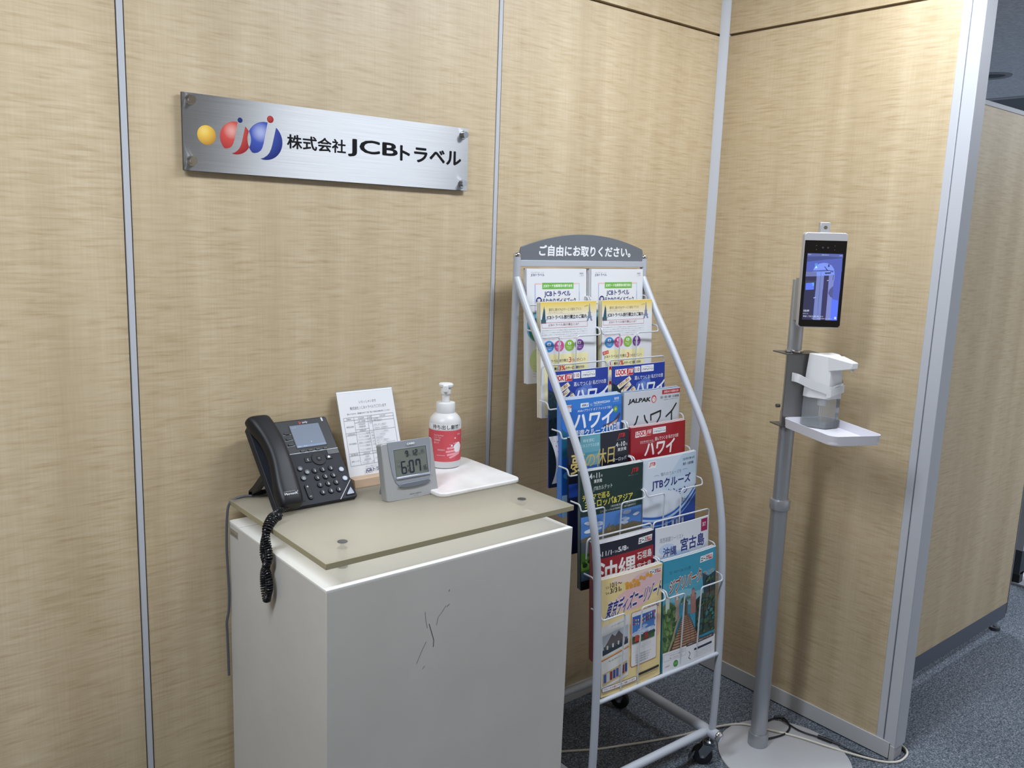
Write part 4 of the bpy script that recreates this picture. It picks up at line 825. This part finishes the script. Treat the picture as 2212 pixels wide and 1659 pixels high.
def c_park(p):
    p.rect(0, 0, 210, 297, M((58, 148, 178), .3)); p.rect(0, 60, 210, 130, (76, 156, 182)); p.ell(70, 104, 50, 16, (120, 178, 198), 24).ell(120, 120, 60, 16, (130, 182, 198), 24)
    ace(p, 140, 14, 1.04); p.text("'23. 10/1〜'24. 2/12発", 22, 30, 80, 9, (44, 108, 134), .015)
    p.text('ジブリパーク', 20, 50, 122, 34, (136, 66, 40), .03, .2, -6, out=((232, 226, 220), .045)); p.text('を歩こう!', 142, 58, 58, 14, (70, 60, 66), .03, 0, -3, out=((226, 228, 228), .04))
    rnd = random.Random(5)
    p.poly([(150, 60), (178, 74), (210, 66), (210, 130), (160, 130)], (34, 62, 78)); p.poly([(0, 120), (16, 108), (34, 118), (50, 130), (50, 260), (0, 270)], (84, 110, 66)); p.poly([(126, 128), (150, 118), (180, 112), (210, 118), (210, 232), (126, 232)], (52, 70, 60))
    for x, y, w_, h_, c in ((44, 108, 16, 60, (170, 150, 140)), (48, 92, 8, 20, (206, 190, 180)), (104, 112, 22, 50, (160, 112, 108)), (108, 98, 12, 18, (176, 128, 120)), (74, 128, 20, 40, (110, 100, 96)), (10, 100, 14, 40, (190, 200, 190)), (168, 120, 40, 50, (84, 84, 74))): p.rect(x, y, x+w_, y+h_, c); p.poly([(x-2, y), (x+w_/2, y-w_*.5), (x+w_+2, y)], tuple(int(v*.72) for v in c))
    for i in range(60): p.ell(rnd.uniform(4, 44), rnd.uniform(120, 236), rnd.uniform(3, 8), rnd.uniform(3, 8), rnd.choice([(62, 96, 48), (92, 128, 66), (110, 140, 84), (50, 80, 46)]), 8)
    for i in range(56): p.ell(rnd.uniform(132, 206), rnd.uniform(130, 226), rnd.uniform(3, 9), rnd.uniform(3, 8), rnd.choice([(34, 58, 46), (44, 92, 92), (28, 46, 44), (74, 96, 52), (60, 120, 116)]), 8)
    p.poly([(72, 158), (92, 158), (148, 246), (30, 246)], (112, 80, 66))
    for i in range(15): t = (i/14)**1.25; y = 160+84*t; p.poly([(72-40*t, y), (92+54*t, y), (92+54*t, y+1.1+2.6*t), (72-40*t, y+1.1+2.6*t)], (184, 146, 116))
    p.line([(60, 158), (44, 190), (36, 216), (20, 246)], 7, (150, 140, 120)); p.line([(96, 158), (118, 200), (126, 246)], 1.6, (86, 46, 42)); p.line([(90, 158), (102, 200), (106, 246)], 1.2, (86, 46, 42))
    for x, y, s in ((84, 116, 1), (184, 84, .9), (160, 146, .7)):
        p.line([(x, y), (x+1, y+46*s)], 3*s, (84, 70, 54))
        for q in range(11): a = PI+q*PI/10*1.0; p.poly([(x, y), (x+24*s*math.cos(a), y+15*s*math.sin(a)+9*s), (x+20*s*math.cos(a+.12), y+18*s*math.sin(a+.12)+6*s)], [(58, 92, 50), (84, 116, 58), (44, 74, 44)][q % 3])
    p.rect(0, 244, 210, 297, M((222, 224, 230), .36)); p.rect(88, 238, 204, 248, (70, 52, 52)); p.text('大倉庫エリアと入場券付プランをご紹介', 92, 240.6, 106, 4.6, (226, 214, 208)); p.frame(4, 250, 86, 268, .6, (120, 124, 140)); p.text('スタジオパークへの旅を、もっと', 26, 254, 56, 4, (150, 60, 70)); p.text('楽しくするプランです', 26, 261, 44, 4, (150, 60, 70))
    p.ell(48, 282, 9, 9.4, (62, 142, 62), 26); p.text('エコ', 43, 279, 10, 5, (220, 236, 216)); p.text('JTB旅行', 8, 281, 18, 4, (190, 60, 66)); p.rect(120, 260, 196, 266, (34, 38, 60)); blurb(p, 120, 196, 270, 4, 5); p.line([(98, 262), (104, 270), (98, 280), (106, 286)], 1.6, (50, 54, 66))
BRO = []
def brochure(k, col, art, label, many, u0, wd, copies, edge, t=.0032, lean=.020, bow=.004, tilt=0., curl=0., dz=0., ctop=(1.5, 3.0), back=None):
    z, d = ROWS[k]; d = d-.003; z = z+dz
    lx, ly, lz = u0+wd/2, -(d+lean/2), z-.1485
    wl = Matrix.Translation((RX, RY, 0)) @ Matrix.Rotation(RT, 4, 'Z') @ Vector((lx, ly, lz))
    CX, CY = 17.5, 297/16
    pl = lambda fn, v, st: (lambda k: fn(k*st)+(fn((k+1)*st)-fn(k*st))*(v/st-k))(math.floor(v/st+1e-7))     # piecewise linear on the fold grid
    fb = lambda x: 1-(2*x/210-1)**2
    fx = lambda x: (x/210)**2
    fy = lambda y: (1-y/297)**2
    def mp(off, du, dzz):
        def f(x, y, h):
            s_ = y/297
            dep = d+lean*s_+bow*pl(fb, x, CX)-bow+off+(curl*pl(fx, x, CX)*pl(fy, y, CY) if curl else 0)
            uu = u0+x/210*wd+tilt*(s_-.5)+du; zz = z-y/1000*.998+dzz
            return (uu-lx, -dep-h*.000012-ly, zz-lz)
        return f
    def slab(g, f, m_edge, m_back, m_front, tk, m_spine):
        nx, ny = 12, 16; P = [(210*i/nx, 297*j/ny) for j in range(ny+1) for i in range(nx+1)]; n_ = len(P)
        vf = [f(x, y, 0) for x, y in P]; vb = [(a, b_+tk, c) for a, b_, c in vf]
        q = [(j*(nx+1)+i, j*(nx+1)+i+1, (j+1)*(nx+1)+i+1, (j+1)*(nx+1)+i) for j in range(ny) for i in range(nx)]
        g.add(vf, q, m_front); g.add(vb, [tuple(reversed(a)) for a in q], m_back)
        rim = [i for i in range(nx+1)]+[(j+1)*(nx+1)-1 for j in range(1, ny+1)]+[ny*(nx+1)+i for i in range(nx-1, -1, -1)]+[j*(nx+1) for j in range(ny-1, 0, -1)]
        r_ = len(rim); rv = [vf[i] for i in rim]+[vb[i] for i in rim]; rf = [(i, r_+i, r_+(i+1) % r_, (i+1) % r_) for i in range(r_)]
        g.add(rv, rf[:-ny], m_edge); g.add(rv, rf[-ny:], m_spine)
    pg = Page(); art(pg); base = pg.it[0][2]
    pg.it = [([(min(max(x, 0), 210), min(max(y, 0), 297), h) for x, y, h in pts], fs, c) for pts, fs, c in pg.it]      # the trimmed edge of the sheet
    g = G(); f = mp(0, 0, 0); slab(g, f, (214, 214, 214), back or base, base, t, base); g.page(pg, f, CX, CY if curl else 0)
    o = obj('brochure', g, None, 0, loc=wl, rotz=RT); tag(o, label, 'brochure', 'brochures standing in the rack'); BRO.append(o)
    for i in range(copies):
        g = G(); f = mp(-(i+1)*(t+.0012), -.0012*ctop[0]*(i+1)/2, .001*ctop[1]*(i+1)/2*(1 if i % 2 == 0 else .8)); slab(g, f, (206, 207, 210), back or edge, edge, t, base)
        o = obj('brochure', g, None, 0, loc=wl, rotz=RT); tag(o, 'spare copy behind the front one of the '+many, 'brochure', 'spare copies of the '+many)
L0, R0 = .021, .2365
brochure(0, 0, c_guide, 'white guidebook with a green title band, top left slot of the rack', 'white guidebooks, top left slot', L0+.005, .206, 2, (220, 222, 228), ctop=(1, .6))
brochure(0, 1, c_guide, 'white guidebook with a green title band, top right slot of the rack', 'white guidebooks, top right slot', R0+.014, .200, 4, (220, 222, 228), ctop=(4.6, .4))
brochure(1, 0, c_saving, 'yellow-topped savings leaflet with coloured circles, left column of the rack', 'savings leaflets, left column', L0+.014, .193, 2, (222, 206, 150), lean=.022, dz=-.003, ctop=(3.2, .6))
brochure(1, 1, c_saving, 'yellow-topped savings leaflet with coloured circles, right column of the rack', 'savings leaflets, right column', R0+.013, .193, 2, (222, 206, 150), dz=-.003, ctop=(3.2, .6))
brochure(2, 0, c_navy, 'navy Hawaii brochure with a cream sticker, left column of the rack', '', L0, .205, 0, (30, 50, 130))
brochure(2, 1, c_navy, 'navy Hawaii brochure with a cream sticker, right column of the rack', '', R0+.006, .203, 0, (30, 50, 130))
brochure(3, 0, c_norw, 'bright blue Hawaii cruise brochure, left column of the rack', 'bright blue cruise brochures', L0, .206, 3, (170, 196, 226), ctop=(1.5, 2.6))
brochure(3, 1, c_jalpak, 'silver Hawaii brochure with brushed black lettering, right column of the rack', 'silver Hawaii brochures', R0, .210, 2, (46, 110, 160), curl=.006, ctop=(.5, 3))
brochure(4, 0, c_dream, 'black Europe brochure with large gold lettering, left column of the rack', '', L0, .206, 0, (22, 26, 42), t=.006)
brochure(4, 1, c_red, 'dark red Hawaii brochure with white lettering, right column of the rack', 'dark red Hawaii brochures', R0, .211, 2, (196, 120, 126), ctop=(.6, 2.6))
brochure(5, 0, c_green, 'dark green Europe brochure with yellow lettering, left column of the rack', 'dark green Europe brochures', L0, .209, 2, (214, 216, 222), curl=.006, ctop=(.5, 3.2), back=(30, 40, 60))
brochure(5, 1, c_cruise, 'pale blue cruise brochure with navy lettering, right column of the rack', 'pale blue cruise brochures', R0, .206, 1, (200, 206, 214))
brochure(6, 0, c_okinawa, 'red Okinawa brochure with large white lettering, left column of the rack', 'red Okinawa brochures', L0, .206, 3, (214, 214, 220), ctop=(.8, 2.8), back=(140, 30, 50))
brochure(6, 1, c_miyako, 'white island brochure with navy lettering, right column of the rack', '', R0-.001, .206, 0, (220, 224, 232))
brochure(7, 0, c_resort, 'yellow resort brochure with slanted navy lettering, bottom left slot of the rack', 'yellow resort brochures', L0, .208, 2, (226, 206, 160), curl=.004, ctop=(1.8, 1.6))
brochure(7, 1, c_park, 'teal park brochure with a stairway picture, bottom right slot of the rack', 'teal park brochures', R0, .207, 2, (60, 136, 164), ctop=(2, 1.2))
# the curling white flyer hanging below the left navy brochure
g = G(); nx, ny = 5, 14; P = []
pg = Page(); pg.rect(0, 0, 120, 150, M((220, 221, 226), .45), 9); pg.rect(11, 14, 13, 50, JR); pg.text('ルックJTBで', 18, 15, 60, 9, (60, 58, 80), .02); pg.text('私だけの旅', 18, 27, 60, 9, JR, .02); pg.text('「JTBMySTYLE」', 18, 40, 70, 9, JR, .02)
for i in range(5): pg.line([(20, 64+i*17), (24, 69+i*17), (33, 60+i*17)], 1.6, (70, 70, 84)); pg.text('ハワイの旅を自由に組み立て', 36, 61+i*17, 76, 7, (80, 80, 94))
def flm(x, y, h):
    s_ = y/150; return (x/1000*.95-.010+.024*math.sin(s_*2.36), -.006*math.sin(s_*PI)*(1-x/120)-h*.00002, -y/1000*.82)
wl = Matrix.Translation((RX, RY, 0)) @ Matrix.Rotation(RT, 4, 'Z') @ Vector((.0, -.166, .957))
g.page(pg, flm); bk = [p for p in pg.it[0][0]]; g.add([(a, b_+.0006, c) for a, b_, c in [flm(*q) for q in bk]], [tuple(reversed(q)) for q in pg.it[0][1]], (216, 217, 222))
tag(obj('flyer', g, None, 0, loc=wl, rotz=RT), 'curling white flyer with red lettering sticking out at the left side of the rack', 'flyer')
# red and blue bundle at the left side of the rack, lower half

# ================================================================== thermometer stand
SX_, SY_, ST = -.2547, -.5067, math.radians(-25.5)
TS = thing('thermometer_stand', 'silver floor stand with a face thermometer screen and round base, by the right wall', 'thermometer stand', (SX_, SY_, 0), ST)
obj('base_plate', G().lathe([(0, 0), (.180, 0), (.184, .002), (.184, .0065), (.182, .008), (0, .008)], M((186, 188, 194), .42), (.046, -.067, 0), 64), TS)
lp = obj('pole', G().cyl((0, 0, .008), (0, 0, .745), .0230, ALU_M, 32), TS)
obj('base_collar', G().lathe([(.0285, .007), (.0285, .043), (.027, .046), (.023, .046)], ALU_M, n=32), lp)
obj('pole', G().cyl((0, 0, .745), (0, 0, 1.0), .0208, ALU_M, 32).cyl((0, 0, 1.0), (0, 0, 1.355), .0190, ALU_M, 32), TS)
obj('collar', G().lathe([(.023, .722), (.0268, .723), (.0275, .726), (.0275, .748), (.0265, .751), (.0205, .752)], ALU, n=32), TS)
DG = M((112, 112, 112), .35, .6)
br = obj('bracket', G().box((-.036, -.031, .962), (.072, -.028, 1.160), DG).box((-.040, -.031, 1.158), (.072, .038, 1.161), DG).box((-.036, -.031, .962), (.1, .03, .965), DG), TS)
obj('clamp_ring', G().lathe([(.0205, 1.161), (.0245, 1.163), (.0245, 1.167), (.0205, 1.169), (.019, 1.169)], CHROME, n=32), br)
obj('bolt', G().cyl((-.036, -.012, 1.018), (-.046, -.012, 1.018), .005, DG, 14), br)
tr = Matrix.Translation((.0196, -.0700, 1.357)) @ Matrix.Rotation(math.radians(-17), 4, 'Z') @ Matrix.Rotation(math.radians(-0.6), 4, 'Y')
def xf(g, m_=tr): g.v = [tuple(m_ @ Vector(v)) for v in g.v]; return g
TW, TH = .108, .2430
te = obj('terminal', xf(G().prism(rrect(-TW/2, -TH/2, TW/2, TH/2, .007), M((196, 197, 203), .34, .3), 'y', .0, .024)), TS, .002, 3)
obj('mount_arm', xf(G().box((-.035, .024, -.115), (.03, .034, .01), ALU_M)).add(G().box((-.021, -.05, 1.250), (.012, -.012, 1.36), ALU_M).v, G().box((-.02, -.046, 1.26), (.01, -.012, 1.35), ALU_M).f, ALU_M), te)
tm = lambda x, y, h: tuple(tr @ Vector((x/1000-TW/2, -.0012-h*.00005, TH/2-y/1000)))
fp = obj('front_glass', xf(G().prism([(x, z) for x, z in [(-TW/2+.0012, .1015), (-TW/2+.0012, -.1145), (-TW/2+.006, -.1195), (TW/2-.006, -.1195), (TW/2-.0012, -.1145), (TW/2-.0012, .1015)]], M((12, 13, 18), .12), 'y', -.001, .001)), te)
def E(c):
    k = ('e',)+c
    if k not in _m:
        m = bpy.data.materials.new('screen_glow_%02x%02x%02x' % c); m.use_nodes = True; b = m.node_tree.nodes['Principled BSDF']
        b.inputs['Base Color'].default_value = (.01, .01, .01, 1); b.inputs['Roughness'].default_value = .15
        b.inputs['Emission Color'].default_value = lin(c); b.inputs['Emission Strength'].default_value = 1.; _m[k] = m
    return _m[k]
pg = Page(); ox, oy = 9.5, 53
class Off(Page):
    pass
def S(x, y): return (ox+(x-262+(y-110)*.0757)/8.37, oy+(y-110)/8.7)
def sp_(pts, c): pg.poly([S(*p) for p in pts], E(c))
pg.rect(ox, oy, ox+89, oy+170, E((84, 100, 190)))
sp_([(262, 110), (1012, 130), (1006, 190), (256, 200)], (92, 104, 168)); sp_([(258, 180), (700, 168), (1008, 190), (1000, 215), (640, 240), (250, 300)], (70, 80, 140)); sp_([(690, 235), (1000, 200), (985, 500), (700, 400)], (86, 100, 186))
sp_([(370, 620), (366, 520), (400, 430), (450, 370), (520, 330), (610, 312), (690, 320), (770, 365), (820, 440), (836, 560), (830, 680), (800, 800), (700, 900), (420, 900)], (128, 154, 246))
sp_([(232, 500), (660, 465), (810, 480), (808, 520), (640, 500), (230, 520)], (84, 98, 170)); sp_([(230, 518), (455, 520), (455, 620), (222, 625)], (112, 122, 176))
sp_([(222, 625), (455, 615), (440, 900), (425, 960), (405, 1200), (375, 1590), (150, 1590), (190, 1000)], (48, 50, 84)); sp_([(218, 715), (440, 720), (436, 745), (216, 762)], (64, 68, 92))
sp_([(226, 770), (404, 754), (398, 910), (218, 924)], (96, 124, 246)); sp_([(358, 760), (404, 754), (400, 840), (365, 820)], (110, 170, 250))
sp_([(455, 610), (612, 596), (575, 1000), (540, 1590), (380, 1590), (420, 1100)], (120, 134, 196)); sp_([(545, 505), (551, 505), (490, 1330), (480, 1590), (476, 1590), (484, 1300)], (84, 94, 150))
sp_([(612, 596), (716, 590), (690, 1000), (645, 1590), (540, 1590), (575, 1100)], (56, 54, 96)); sp_([(716, 590), (830, 560), (800, 900), (760, 1400), (745, 1590), (645, 1590), (692, 980)], (126, 138, 206))
sp_([(700, 985), (730, 900), (800, 820), (812, 900), (790, 1090), (740, 1060)], (86, 92, 146)); sp_([(840, 640), (985, 400), (950, 900), (918, 1140), (792, 1095), (806, 900)], (84, 100, 196)); sp_([(776, 1108), (918, 1142), (890, 1590), (748, 1590)], (92, 122, 255))
sp_([(626, 528), (752, 500), (752, 548), (630, 558)], (52, 58, 100)); sp_([(640, 500), (745, 494), (745, 516), (640, 524)], (150, 172, 248)); sp_([(612, 395), (628, 392), (698, 485), (676, 488)], (46, 54, 104)); sp_([(694, 342), (728, 345), (722, 400), (690, 405)], (60, 70, 124)); sp_([(414, 330), (470, 320), (466, 430), (410, 440)], (92, 150, 230)); sp_([(410, 440), (445, 375), (470, 430)], (190, 236, 250)); sp_([(385, 1090), (440, 1072), (442, 1090), (392, 1108)], (170, 184, 240)); sp_([(670, 700), (705, 690), (705, 706), (675, 710)], (200, 206, 240)); sp_([(800, 580), (812, 575), (806, 690), (794, 695)], (56, 62, 110))
for t, x, y, w_, h_ in (('18:09', 178, 1365, 120, 46), ('09/12 火', 168, 1440, 110, 22), ('検温にご協力お願い致します', 168, 1494, 430, 34), ('N5A', 350, 1545, 44, 18), ('SN:20220708T1120', 470, 1548, 195, 18), ('V1.2.3.4', 695, 1545, 80, 18), ('09:09', 272, 128, 60, 16), ('2023-09-12', 560, 130, 140, 18), ('WiFi', 930, 140, 60, 18)):
    a = S(x, y); pg.text(t, a[0], a[1], w_/8.37, h_/8.7, E((226, 232, 250)))
sp_([(824, 1530), (852, 1502), (880, 1530), (872, 1530), (872, 1560), (832, 1560), (832, 1530)], (214, 222, 250))
for x, y in ((30, 33), (30, 43), (76, 33), (76, 43)): pg.ell(x, y, 1, 1.2, (86, 90, 100), 8)
for x in (46, 59): pg.ell(x, 38, 3.2, 3, (40, 42, 52), 16).ell(x, 38, 1.6, 1.5, (66, 68, 84), 12)
obj('display', G().page(pg, tm), fp)
ss = obj('sensor_tab', xf(G().box((-.0165, .004, .1215), (.0085, .018, .1475), M((190, 191, 197), .34, .3))), te, .0015)
obj('sensor_lens', xf(G().lathe([(.0, 0), (.0048, 0), (.0048, -.0012), (.0032, -.0014), (.0026, -.0004), (0, -.0002)], CHROME, n=20), tr @ Matrix.Translation((-.003, .004, .134)) @ Matrix.Rotation(-PI/2, 4, 'X') @ Matrix.Scale(-1, 4, (0, 0, 1))), ss)
# drip tray
def rect_ring(x0, y0, x1, y1, r): return rrect(x0, y0, x1, y1, r, 6)
g = G(); o1 = rect_ring(-.038, -.258, .108, -.0315, .022); i1 = rect_ring(-.0362, -.2562, .1062, -.0333, .0202); o0 = rect_ring(-.036, -.256, .106, -.0335, .022); n = len(o1)
g.add([(x, y, .966) for x, y in o0]+[(x, y, .990) for x, y in o1]+[(x, y, .990) for x, y in i1]+[(x, y, .9685) for x, y in i1], [tuple(range(n))[::-1], tuple(range(3*n, 4*n))]+[(k*n+i, k*n+(i+1) % n, (k+1)*n+(i+1) % n, (k+1)*n+i) for k in range(3) for i in range(n)], M((220, 219, 228), .38), True)
obj('drip_tray', g, TS, sharp=35)

# ================================================================== soap dispenser
DS = thing('sanitizer_dispenser', 'white automatic sanitizer dispenser with a clear tank, in the tray of the stand', 'dispenser', tuple(TS.matrix_basis @ Vector((0, 0, .9690))), ST)
HX = [(.014, -.037), (.0165, -.060), (.052, -.098), (.098, -.086), (.106, -.058), (.094, -.038)]
def scl(p, k, c=(.058, -.066)): return [(c[0]+(x-c[0])*k, c[1]+(y-c[1])*k) for x, y in p]
tank = obj('tank', G().prism(scl(HX, .96), CLEAR, 'z', .0005, .084), DS, .001)
obj('liquid', G().prism(scl(HX, .90), clear('pale_liquid', (214, 222, 224), .02, .8), 'z', .003, .020), tank)
obj('valve', G().cyl((.056, -.066, .06), (.056, -.066, .0835), .013, TAPE, 20).cyl((.056, -.066, .004), (.056, -.066, .06), .003, CLEAR, 10), tank)
g = G(); lo = scl(HX, 1.); hi = scl(HX, .86); n = 6; zt = [.196, .196, .1915, .1915, .1945, .197]
g.add([(x, y, .080) for x, y in lo]+[(x, y, .150) for x, y in scl(HX, .93)]+[(x, y, z) for (x, y), z in zip(hi, zt)], [tuple(range(n))[::-1], (12, 13, 14, 15, 16, 17)]+[(k*n+i, k*n+(i+1) % n, (k+1)*n+(i+1) % n, (k+1)*n+i) for k in range(2) for i in range(n)], WHITEP)
hb = obj('housing', g, DS, .0015)
g = G(); a = [(.046, -.086, .1925), (.098, -.080, .1930), (.098, -.080, .158), (.046, -.086, .153)]; b = [(.0740, -.150, .1845), (.094, -.147, .1850), (.094, -.147, .169), (.0740, -.150, .1685)]
g.add(a+b, [(0, 1, 2, 3), (7, 6, 5, 4), (0, 4, 5, 1), (1, 5, 6, 2), (2, 6, 7, 3), (3, 7, 4, 0)], WHITEP).cyl((.084, -.140, .171), (.084, -.140, .160), .0035, WHITEP, 12)
obj('spout', g, hb, .0015)
obj('top_marking', G().page(Page().text('AUTO', 0, 0, 22, 5, (170, 172, 178)), lambda x, y, h: (.046+x/1000, -.062-y/1000, .1962-y/1000*.09)), hb)
path = smoothpath([(-.020, -.033, .131), (-.004, -.040, .127), (.0165, -.0640, .116), (.034, -.084, .110), (.0525, -.1005, .104), (.076, -.095, .1075), (.0995, -.0885, .112), (.109, -.062, .118), (.104, -.038, .12)], 4)
g = G(); P = [Vector(p) for p in path]; n = len(P); cc = Vector((.058, -.066, 0))
vs_ = []
for p in P:
    o_ = (p-cc); o_.z = 0; o_ = o_.normalized()*.0005
    vs_ += [p+o_+Vector((0, 0, -.0115)), p+o_+Vector((0, 0, .0115)), p-o_+Vector((0, 0, .0115)), p-o_+Vector((0, 0, -.0115))]
g.add(vs_, [(i*4+j, i*4+(j+1) % 4, i*4+4+(j+1) % 4, i*4+4+j) for i in range(n-1) for j in range(4)], TAPE)
P2 = [Vector(p) for p in [(.046, -.0955, .094), (.0535, -.1020, .097), (.076, -.096, .104), (.1, -.0895, .1075)]]; vs_ = []
for p in P2:
    o_ = (p-cc); o_.z = 0; o_ = o_.normalized()*.001
    vs_ += [p+o_+Vector((0, 0, -.010)), p+o_+Vector((0, 0, .010)), p+o_*1.6+Vector((0, 0, .010)), p+o_*1.6+Vector((0, 0, -.010))]
g.add(vs_, [(i*4+j, i*4+(j+1) % 4, i*4+4+(j+1) % 4, i*4+4+j) for i in range(3) for j in range(4)], TAPE)
obj('adhesive_tape', g, DS)

# ================================================================== cables on the floor
wp = [(-1.05, -.06, .0035), (-.90, -.105, .0035), (-.74, -.19, .0035), (-.649, -.242, .0035), (-.57, -.276, .0035), (-.488, -.31, .0035), (-.400, -.341, .0035), (-.300, -.372, .006), (-.214, -.418, .0115), (-.172, -.488, .0115), (-.134, -.557, .0115), (-.103, -.644, .0115), (-.069, -.712, .007), (-.032, -.770, .0035), (.003, -.797, .0035), (.042, -.800, .0035), (.075, -.790, .0035), (.095, -.760, .0035), (.105, -.70, .0035)]
tag(obj('power_cable', G().tube(smoothpath(wp, 6), .0033, M((208, 204, 194), .45), 10)), 'white power cable running across the carpet and round base plate to the end post', 'cable')
AC = thing('adapter_cable', 'black cable with a loop and inline plug, lying on the round base plate', 'cable', (-.15, -.5, 0))
q = lambda pts: smoothpath([(x+.15, y+.5, z) for x, y, z in pts], 6)
bk = M((20, 22, 28), .4)
obj('wire', G().tube(q([(-.226, -.500, .018), (-.180, -.470, .0125), (-.137, -.459, .0125), (-.099, -.464, .0125), (-.082, -.478, .014), (-.090, -.501, .0125), (-.110, -.520, .0115), (-.148, -.529, .0115), (-.185, -.523, .0115), (-.228, -.512, .014)]), .0027, bk, 10), AC)
obj('wire', G().tube(q([(-.092, -.468, .0165), (-.100, -.53, .0125), (-.097, -.564, .0125), (-.086, -.595, .0125), (-.079, -.625, .0125), (-.070, -.660, .0125), (-.062, -.692, .009), (-.042, -.735, .003), (-.016, -.782, .003), (.008, -.7930, .003), (.040, -.7955, .003), (.068, -.789, .003), (.08, -.76, .003)]), .0024, bk, 10), AC)
obj('plug', G().cyl((.048, .040, .0135), (.070, .020, .0150), .0052, bk, 14), AC)
obj('inline_joint', G().cyl((.066, -.098, .014), (.074, -.138, .014), .0056, bk, 14).cyl((.074, -.138, .014), (.079, -.160, .0135), .0036, bk, 12), AC)
